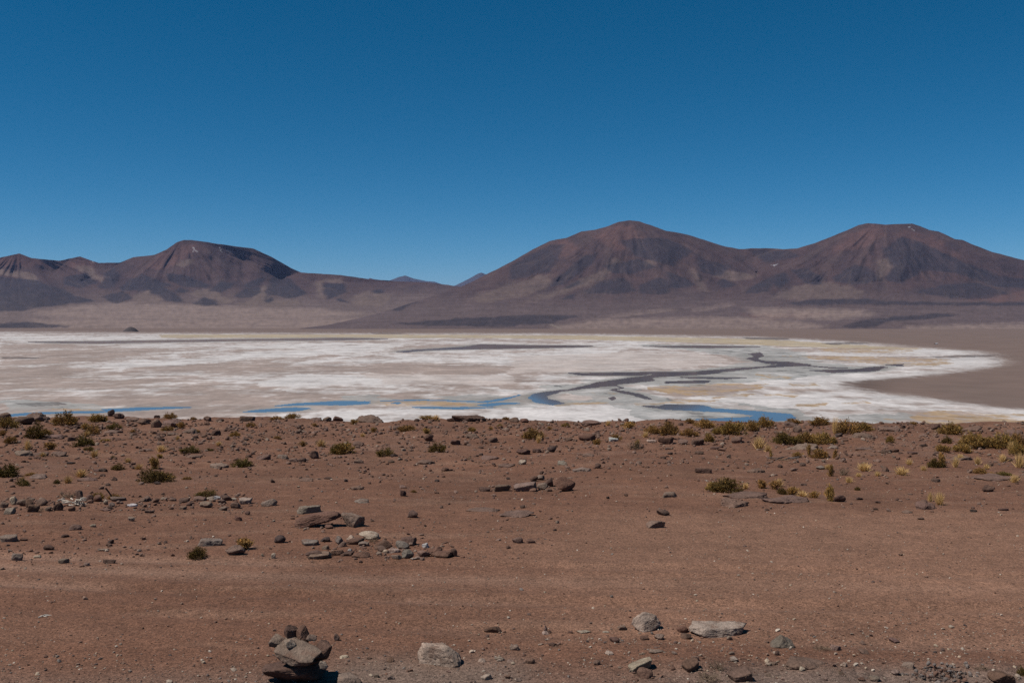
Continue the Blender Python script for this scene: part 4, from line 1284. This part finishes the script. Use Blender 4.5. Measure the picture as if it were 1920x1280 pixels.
GC = [(0.19, 0.10, 0.07), (0.16, 0.09, 0.065), (0.24, 0.15, 0.11), (0.30, 0.23, 0.18), (0.38, 0.29, 0.21), (0.13, 0.085, 0.07), (0.20, 0.165, 0.145), (0.10, 0.075, 0.068), (0.21, 0.12, 0.085), (0.50, 0.41, 0.33), (0.40, 0.31, 0.24)]
me = scatter_mesh('gravel', pts, 1, GC, rg, (0.4, 0.8))
stuff(link('gravel', me, M_PEBBLE), 'fine mixed gravel strewn over the reddish soil', 'gravel')
# heap of grey gravel at lower right
pts = []
for _ in range(130):
    px, py = rg.normal(1765, 34), rg.normal(1268, 9)
    if py > 1296:
        continue
    X, Y, Z = hit(px, py)
    w = rg.uniform(0.012, 0.036)
    pts.append((X, Y, Z + max(0, 0.05 * (1 - ((px - 1765) / 55) ** 2)) * rg.uniform(0, 1), w))
me = scatter_mesh('gravel_heap', pts, 2, [RC['m'], (0.15, 0.12, 0.105), (0.17, 0.14, 0.125), (0.2, 0.16, 0.14), RC['r']], rg, (0.5, 0.9))
stuff(link('gravel_heap', me, M_PEBBLE), 'low heap of grey gravel at the lower right edge', 'gravel')

# ------------------------------------------------------------------ plants
def ribbon_mesh(name, A, B, wid, colr, rg, bend=0.0, segs=1):
    """tapered blades from A to B, each a bent strip with a random facing"""
    n = len(A)
    d = B - A
    ln = np.linalg.norm(d, axis=1)[:, None] + 1e-9
    rnd = rg.normal(size=(n, 3))
    side = np.cross(d / ln, rnd)
    side /= np.linalg.norm(side, axis=1)[:, None] + 1e-9
    off = np.cross(side, d / ln) * ln * (bend if np.ndim(bend) else rg.uniform(-bend, bend, n)[:, None])
    levels = segs + 1
    V, Fc = [], []
    for s_ in range(levels):
        t = s_ / segs
        c = A + d * t + off * (4 * t * (1 - t)) * 0.5
        wd = wid[:, None] * (1.0 - 0.85 * t)
        V.append(np.stack([c - side * wd / 2, c + side * wd / 2], 1))
    V = np.stack(V, 1).reshape(n, levels * 2, 3)
    for s_ in range(segs):
        a = s_ * 2
        Fc.append([a, a + 1, a + 3, a + 2])
    Fc = np.array(Fc)
    fa = (Fc[None] + (np.arange(n) * levels * 2)[:, None, None]).reshape(-1, 4)
    me = mesh_from(name, V.reshape(-1, 3), fa, False)
    set_col(me, 'col', np.repeat(colr, levels * 2, 0))
    return me


def make_shrub(style, seed):
    """unit shrub: about 1 wide, 0.62 tall (scaled on placing). returns branches mesh, foliage mesh"""
    rg = np.random.RandomState(seed)
    ns = {'green': 70, 'olive': 60, 'brown': 34, 'dry': 60}[style]
    az = rg.uniform(0, 6.283, ns)
    el = np.arccos(rg.uniform(0.0, 1.0, ns)) if style != 'brown' else np.abs(rg.normal(0, 0.55, ns))
    lobes = [(rg.uniform(0, 6.283), rg.uniform(0.6, 1.3), rg.uniform(0.7, 1.25)) for _ in range(4)]
    rad = np.ones(ns)
    for la, lw, lk in lobes:
        dd = np.cos(az - la)
        rad *= 1 + (lk - 1) * np.clip(dd, 0, 1) ** 2
    rad *= rg.uniform(0.78, 1.06, ns)
    tip = np.stack([np.cos(az) * np.sin(el) * 0.5, np.sin(az) * np.sin(el) * 0.5, np.cos(el) * 0.58 + 0.05], 1) * rad[:, None]
    root = tip * np.array((0.25, 0.25, 0)) + rg.normal(0, 0.02, (ns, 3)) * (1, 1, 0) + np.array((0, 0, -0.03))
    wood = np.tile(np.array((0.9, 0.8, 0.7)), (ns, 1)) * rg.uniform(0.6, 1.2, (ns, 1))
    if style == 'dry':
        # forked bare twigs
        k = rg.randint(0, ns, 150)
        t = rg.uniform(0.3, 0.9, 150)[:, None]
        a2 = root[k] + (tip[k] - root[k]) * t
        b2 = a2 + rg.normal(0, 0.13, (150, 3)) + np.array((0, 0, 0.10))
        b2[:, 2] = np.maximum(b2[:, 2], 0.0)
        A, B = np.concatenate([root, a2]), np.concatenate([tip, b2])
        wood = np.tile(np.array((1, 1, 1.0)), (len(A), 1)) * rg.uniform(0.45, 1.35, (len(A), 1))
        return ribbon_mesh('twigs', A, B, np.full(len(A), 0.016), wood, rg, 0.2, 2), None
    br = ribbon_mesh('branches', root, tip * 0.97, np.full(ns, 0.022), wood, rg, 0.15, 2)
    nsp = {'green': 900, 'olive': 800, 'brown': 560}[style]
    k = rg.randint(0, ns, nsp)
    t = (1 - rg.uniform(0, 1, nsp) ** 1.6 * (0.55 if style != 'brown' else 0.8))[:, None]
    spread = {'green': 0.055, 'olive': 0.06, 'brown': 0.05}[style]
    c = root[k] + (tip[k] - root[k]) * t + rg.normal(0, spread, (nsp, 3))
    c[:, 2] = np.maximum(c[:, 2], 0.01)
    out = tip[k] / np.linalg.norm(tip[k], axis=1)[:, None]
    upw = {'green': 0.35, 'olive': 0.8, 'brown': 1.0}[style]
    dirn = out + np.array((0, 0, upw)) + rg.normal(0, 0.35, (nsp, 3))
    dirn /= np.linalg.norm(dirn, axis=1)[:, None]
    # every spray is a bunch of five narrow leaves
    m5 = 5
    cc = np.repeat(c, m5, 0)
    dd = np.repeat(dirn, m5, 0) + rg.normal(0, 0.38, (nsp * m5, 3))
    dd /= np.linalg.norm(dd, axis=1)[:, None]
    ln = rg.uniform(0.05, 0.11, nsp * m5)[:, None] * {'green': 0.9, 'olive': 1.1, 'brown': 1.1}[style]
    A = cc + rg.normal(0, 0.012, cc.shape)
    B = A + dd * ln
    tint = np.repeat(rg.uniform(0.55, 1.35, (nsp, 1)), m5, 0) * rg.uniform(0.8, 1.2, (nsp * m5, 1))
    hue = np.repeat(rg.uniform(0, 1, (nsp, 1)) ** 3, m5, 0)
    col = np.array((1, 1, 1.0)) * (1 - hue * 0.6) + np.array((1.9, 1.35, 0.8)) * hue * 0.6
    return br, ribbon_mesh('foliage', A, B, np.full(len(A), 0.019), col * tint, rg, 0.1, 1)


def make_tuft(seed):
    rg = np.random.RandomState(seed)
    n = 380
    az = rg.uniform(0, 6.283, n)
    el = np.abs(rg.normal(0, 0.5, n))
    L = rg.uniform(0.45, 1.0, n) * 0.75
    tip = np.stack([np.cos(az) * np.sin(el), np.sin(az) * np.sin(el), np.cos(el)], 1) * L[:, None]
    root = np.stack([np.cos(az) * rg.uniform(0, .12, n), np.sin(az) * rg.uniform(0, .12, n), np.full(n, -0.04)], 1)
    tip = tip + root * (1, 1, 0)
    col = np.array((1, 1, 1.0)) * rg.uniform(0.6, 1.25, (n, 1))
    return ribbon_mesh('tuft_blades', root, tip, rg.uniform(0.018, 0.034, n), col, rg, 0.25, 3)


SH = {}
for st, cnt in (('green', 5), ('olive', 6), ('brown', 5), ('dry', 4)):
    SH[st] = [make_shrub(st, 300 + 17 * i + len(st)) for i in range(cnt)]
    for a_, b_ in SH[st]:
        a_.materials.append(M_WOOD)
        if b_:
            b_.materials.append(M_LEAF)
TUFT = [make_tuft(900 + i) for i in range(5)]
for t_ in TUFT:
    t_.materials.append(M_STRAW)
LEAFC = {'green': (0.108, 0.077, 0.021), 'olive': (0.225, 0.140, 0.047), 'brown': (0.28, 0.172, 0.060)}
pr = np.random.RandomState(5)


def plant(px, yb, w, h, kind, desc=None):
    X, Y, Z = hit(px, yb)
    m = math.hypot(Y, 2.0) / F
    W, H = w * m, h * m
    Yc = Y + 0.3 * W
    X = X * Yc / Y
    Z = float(ground_z(X, Yc)) - 0.01
    rz = pr.uniform(0, 6.283)
    if kind == 'tuft':
        o = link('grass_tuft', TUFT[pr.randint(5)])
        o.location = (X, Yc, Z)
        o.rotation_euler = (0, 0, rz)
        o.scale = (W * 1.05, W * 1.05, H * 1.95)
        o.color = (*(np.array((0.62, 0.40, 0.165)) * pr.uniform(0.8, 1.1)), 1)
        tag(o, desc or '%s straw yellow grass tuft %s' % ('small' if w < 16 else 'bushy', place_phrase(px, yb)), 'grass', 'straw yellow grass tufts', (px, yb))
        return
    br, fo = SH[kind][pr.randint(len(SH[kind]))]
    nm = 'dry_shrub' if kind == 'dry' else 'shrub'
    r = bpy.data.objects.new(nm, None)
    r.empty_display_size = 0.1
    COL.objects.link(r)
    r.location = (X, Yc, Z)
    r.rotation_euler = (0, 0, rz)
    sx = W * 1.02
    r.scale = (sx, sx, H * 1.28)
    j = pr.uniform(0.85, 1.15)
    b1 = link('branches', br, None, r)
    b1.color = (0.16 * j, 0.115 * j, 0.075 * j, 1) if kind == 'dry' else (0.10, 0.066, 0.042, 1)
    if fo is not None:
        f1 = link('foliage', fo, None, r)
        cl = np.array(LEAFC[kind]) * j
        cl = cl * (1, pr.uniform(0.92, 1.08), 1)
        f1.color = (*cl, 1)
    look = {'green': 'dark green cushion shrub', 'olive': 'olive brown shrub', 'brown': 'sparse ochre brown shrub', 'dry': 'bare dry twiggy bush'}[kind]
    sz = 'tiny ' if w < 16 else 'small ' if w < 27 else 'medium ' if w < 38 else 'wide '
    tag(r, desc or sz + look + ' ' + place_phrase(px, yb), 'shrub', {'green': 'dark green shrubs', 'olive': 'olive brown shrubs', 'brown': 'sparse brown shrubs', 'dry': 'dry bushes'}[kind], (px, yb))


G, O, B, D, T = 'green', 'olive', 'brown', 'dry', 'tuft'
for t in [
    (13, 803, 36, 23, O), (123, 797, 42, 29, O), (103, 795, 12, 12, O), (66, 823, 38, 29, G), (84, 815, 26, 15, O), (20, 831, 26, 15, O), (181, 791, 38, 19, O), (173, 815, 26, 23, O), (160, 806, 22, 14, B), (213, 805, 28, 13, G), (158, 837, 40, 21, G),
    (163, 819, 16, 9, T), (95, 844, 38, 16, B), (52, 846, 16, 17, T), (165, 845, 18, 9, G), (197, 827, 20, 6, O), (177, 858, 20, 11, T), (302, 848, 22, 10, T), (333, 825, 10, 7, T), (353, 851, 32, 16, G), (393, 845, 15, 7, G), (318, 785, 23, 14, O),
    (363, 784, 13, 8, O), (315, 808, 22, 12, O), (340, 804, 24, 13, B), (367, 811, 15, 9, O), (441, 818, 18, 11, O), (455, 876, 37, 20, G, 'round dark green shrub alone at mid left'), (567, 838, 18, 12, B), (602, 838, 22, 11, T), (642, 851, 46, 26, O, 'wide olive shrub left of centre among stones'),
    (628, 851, 22, 20, G), (300, 859, 22, 9, B), (290, 880, 34, 24, B), (300, 904, 56, 29, G, 'largest dark green cushion shrub, behind the stone row'), (260, 880, 20, 9, T), (220, 881, 25, 12, G), (12, 894, 38, 31, G), (45, 911, 23, 17, G), (58, 891, 22, 8, O),
    (107, 907, 12, 11, G), (128, 906, 20, 12, T), (152, 895, 26, 12, T), (213, 859, 10, 7, G), (350, 899, 18, 7, O), (182, 936, 26, 15, O), (215, 936, 24, 13, O), (382, 931, 36, 13, G), (125, 934, 38, 18, D), (75, 958, 22, 10, D), (368, 1048, 37, 27, G, 'bright green shrub below the flat bluish stone'),
    (460, 1032, 50, 23, B, 'ochre brown shrub behind a rounded boulder'), (547, 783, 27, 11, O), (518, 787, 26, 8, O), (5, 817, 22, 12, B), (663, 796, 22, 11, B), (700, 811, 16, 10, B), (760, 809, 33, 14, O), (800, 813, 28, 12, B), (720, 856, 30, 18, G),
    (822, 847, 28, 20, G, 'small round dark green shrub in the middle'), (885, 809, 17, 11, O), (920, 806, 15, 7, B), (937, 803, 16, 9, B), (1000, 823, 40, 23, O, 'round olive brown shrub right of the slab outcrop'), (1010, 831, 12, 13, T), (800, 786, 28, 8, O), (817, 788, 18, 8, T),
    (948, 787, 16, 7, O), (877, 862, 20, 8, D), (775, 923, 12, 7, O), (1153, 826, 22, 14, O), (1120, 833, 30, 13, B), (1190, 843, 34, 25, D), (1195, 840, 18, 18, B), (1180, 804, 36, 15, B), (1140, 798, 12, 8, T), (1225, 813, 28, 16, O), (1255, 815, 36, 27, O),
    (700, 1017, 26, 18, D), (1293, 794, 20, 12, O), (1323, 803, 35, 19, O), (1293, 819, 32, 17, O), (1377, 814, 50, 30, O), (1350, 814, 32, 20, O), (1410, 809, 24, 23, O), (1435, 803, 32, 22, O), (1330, 828, 18, 22, O), (1488, 794, 29, 13, O), (1538, 798, 34, 17, O),
    (1587, 813, 48, 31, O), (1618, 809, 38, 22, O), (1566, 815, 16, 25, T, 'straw grass at the left foot of the crest shrub pair'), (1478, 834, 50, 24, G), (1510, 830, 44, 24, O), (1540, 832, 40, 24, O), (1563, 831, 14, 15, O), (1537, 859, 34, 24, O), (1517, 855, 14, 24, B), (1566, 859, 16, 20, B),
    (1462, 863, 52, 9, D, 'dead branches lying flat left of a shrub'), (1445, 860, 11, 20, B), (1496, 858, 26, 12, B), (1423, 843, 28, 19, T), (1558, 893, 16, 28, B), (1582, 892, 26, 22, D), (1620, 884, 30, 13, T), (1610, 894, 14, 7, T), (1690, 891, 30, 12, T), (1668, 831, 17, 17, O),
    (1782, 814, 46, 26, O), (1776, 831, 20, 14, G), (1820, 840, 46, 33, O), (1850, 841, 46, 30, O), (1880, 841, 46, 32, O), (1908, 838, 40, 30, O), (1803, 849, 38, 20, O), (1770, 848, 26, 17, O), (1757, 876, 30, 22, G), (1766, 876, 20, 30, B), (1792, 876, 15, 16, T), (1833, 871, 15, 12, T),
    (1912, 877, 24, 22, T), (1910, 854, 28, 24, O), (1837, 888, 26, 14, O), (1885, 891, 32, 9, G), (1860, 891, 18, 7, B), (1357, 923, 68, 34, G, 'big green shrub at the left end of the bedrock ledge'), (1340, 920, 30, 22, O), (1428, 916, 34, 20, B), (1452, 918, 30, 18, B), (1465, 926, 20, 15, G), (1487, 928, 34, 17, B),
    (1556, 940, 32, 36, B, 'tall sparse shrub at the right end of the bedrock ledge'), (1527, 934, 26, 15, B), (1607, 919, 11, 10, G), (1762, 947, 22, 19, T), (1744, 940, 12, 14, T), (1380, 930, 22, 9, G), (1793, 808, 20, 14, G), (1711, 796, 14, 7, O),
    (1343, 1259, 32, 32, D), (1325, 1283, 60, 30, D), (1540, 1220, 46, 15, D), (1843, 1259, 36, 16, D), (1916, 1266, 16, 20, G, 'small green shrub at the lower right edge'), (1577, 1264, 18, 14, D), (1207, 1270, 32, 16, D), (1440, 1268, 16, 12, D),
    (1060, 800, 16, 8, O), (1030, 806, 14, 7, B), (470, 800, 18, 9, O), (590, 800, 16, 7, B), (680, 818, 12, 6, T), (250, 812, 16, 8, B), (410, 836, 14, 7, T), (520, 822, 14, 7, O),
    (1880, 866, 18, 12, T), (1902, 905, 20, 12, T), (1850, 880, 14, 9, T), (1705, 872, 16, 9, T), (1645, 893, 14, 8, T), (1592, 905, 18, 9, T), (1505, 931, 22, 9, T), (1440, 846, 16, 10, T),
    (1732, 882, 14, 8, T), (1800, 862, 16, 9, T), (1896, 845, 18, 14, T), (1552, 880, 14, 8, T), (1398, 917, 16, 10, T), (1330, 918, 14, 12, T), (1460, 912, 20, 12, T), (1210, 820, 14, 9, T), (80, 856, 14, 7, T), (240, 868, 16, 8, T),
]:
    plant(*t)


# ------------------------------------------------------------------ dead wood
def tube(pts, rads, n=6):
    V, Fc = [], []
    for i, (p, r) in enumerate(zip(pts, rads)):
        p = Vector(p)
        d = (Vector(pts[min(i + 1, len(pts) - 1)]) - Vector(pts[max(i - 1, 0)])).normalized()
        a = d.orthogonal().normalized()
        b_ = d.cross(a)
        for j in range(n):
            t = 2 * math.pi * j / n
            V.append(p + a * math.cos(t) * r + b_ * math.sin(t) * r)
    for i in range(len(pts) - 1):
        for j in range(n):
            Fc.append((i * n + j, i * n + (j + 1) % n, (i + 1) * n + (j + 1) % n, (i + 1) * n + j))
    return V, Fc


def twigs(name, px, py, count, spread, length, rad, col, desc, flat=0.06, seed=1, up=0.0):
    rg = random.Random(seed)
    X, Y, Z = hit(px, py)
    V, Fc = [], []
    for _ in range(count):
        x, y = rg.uniform(-1, 1) * spread, rg.uniform(-0.5, 0.5) * spread
        a = rg.uniform(-1.3, 1.3)
        L = length * rg.uniform(0.5, 1.0)
        z0 = rg.uniform(0.0, flat) + rad
        pts = []
        for k in range(4):
            t = k / 3 - 0.5
            pts.append((x + L * t * math.cos(a), y + L * t * math.sin(a) + rg.uniform(-.02, .02) * L, max(rad * 0.8, z0 + ((t + 0.5) if up >= 0 else (t - 0.5)) * L * up + rg.uniform(-0.03, 0.05) * L)))
        v2, f2 = tube(pts, [rad, rad * 0.95, rad * 0.8, rad * 0.5], 6)
        b0 = len(V)
        V += v2
        Fc += [tuple(i + b0 for i in q) for q in f2]
    me = mesh_from(name, np.array([v_[:] for v_ in V]), np.array(Fc), True)
    set_col(me, 'col', np.ones((len(V), 3)))
    o = link(name, me, M_WOOD)
    o.location = (X, Y + 0.05, float(ground_z(X, Y + 0.05)))
    o.color = (*col, 1)
    tag(o, desc, 'driftwood' if count == 1 else 'twigs')


twigs('bleached_twigs', 132, 949, 20, 0.17, 0.14, 0.011, (0.42, 0.36, 0.30), 'pile of bleached white twigs on the stone row', 0.09, 3)
twigs('bleached_twig', 82, 1159, 3, 0.03, 0.10, 0.004, (0.55, 0.50, 0.43), 'pale twig lying alone on the smooth track at left', 0.005, 4)
twigs('dead_stick', 203, 938, 1, 0.0, 0.18, 0.012, (0.05, 0.035, 0.03), 'dark dead stick leaning up from the stone row', 0.0, 12, -1.6)
twigs('dead_branch', 1470, 863, 9, 0.28, 0.32, 0.010, (0.10, 0.085, 0.08), 'tangle of dark dead branches left of a shrub', 0.04, 6, 0.1)

# ------------------------------------------------------------------ the lone hut far across the flat
def hut():
    _, dz = ray(1756, 645.0)
    T = float((SALAR_Z - CAM_Z) / dz)
    dx = float(ray(1756, 645.0)[0])
    r = bpy.data.objects.new('hut', None)
    COL.objects.link(r)
    r.location = (dx * T, T, SALAR_Z + 0.25)
    r.rotation_euler = (0, 0, 0.3)

    def part(nm, boxes, mat, parent):
        bm = bmesh.new()
        for (x0, x1, y0, y1, z0, z1) in boxes:
            mt = Matrix.Translation(((x0 + x1) / 2, (y0 + y1) / 2, (z0 + z1) / 2)) @ Matrix.Diagonal((x1 - x0, y1 - y0, z1 - z0, 1))
            bmesh.ops.create_cube(bm, size=1.0, matrix=mt)
        me = bpy.data.meshes.new(nm)
        bm.to_mesh(me)
        bm.free()
        return link(nm, me, mat, parent)
    white, dark, grey = mat_plain('whitewash', (0.75, 0.74, 0.72)), mat_plain('weathered_door', (0.05, 0.045, 0.04)), mat_plain('tin_roof', (0.5, 0.5, 0.5), 0.5)
    part('wall', [(-5, 5, -2.5, 2.5, -0.5, 3.0)], white, r)
    me = mesh_from('roof', np.array([(-5.4, -2.9, 3.0), (5.4, -2.9, 3.0), (5.4, 2.9, 3.0), (-5.4, 2.9, 3.0), (-5.4, 0, 4.3), (5.4, 0, 4.3)], float),
                   np.array([(0, 1, 5), (0, 5, 4), (2, 3, 4), (2, 4, 5), (0, 4, 3), (1, 2, 5), (0, 3, 2), (0, 2, 1)]))
    link('roof', me, grey, r)
    part('door', [(-0.6, 0.6, -2.56, -2.5, -0.2, 1.9)], dark, r)
    part('window', [(2.2, 3.6, -2.56, -2.5, 1.0, 2.0)], dark, r)
    part('annex', [(-13, -5.02, -2, 2, -0.5, 2.2)], mat_plain('mud_brick', (0.10, 0.07, 0.06)), r)
    tag(r, 'tiny white hut on the far brown shore at right', 'hut')


hut()

# ------------------------------------------------------------------ labels: same words -> say which one
byl = {}
for o, p in THINGS:
    byl.setdefault(o['label'], []).append((p, o))
ORD = ['second', 'third', 'fourth', 'fifth', 'sixth', 'seventh', 'eighth', 'ninth', 'tenth']
for lb, lst in byl.items():
    if len(lst) > 1:
        lst.sort(key=lambda q: q[0][0])
        for i, (p, o) in enumerate(lst):
            s_ = 'leftmost' if i == 0 else 'rightmost' if i == len(lst) - 1 else ORD[min(i - 1, 8)] + ' from left'
            o['label'] = lb + ', ' + s_
for o, _ in THINGS:
    for wd in ('medium ', 'tiny ', 'small ', 'large ', 'low ', 'angular ', 'flat ', 'blocky '):
        if len(o['label'].split()) > 16:
            o['label'] = o['label'].replace(wd, '', 1)
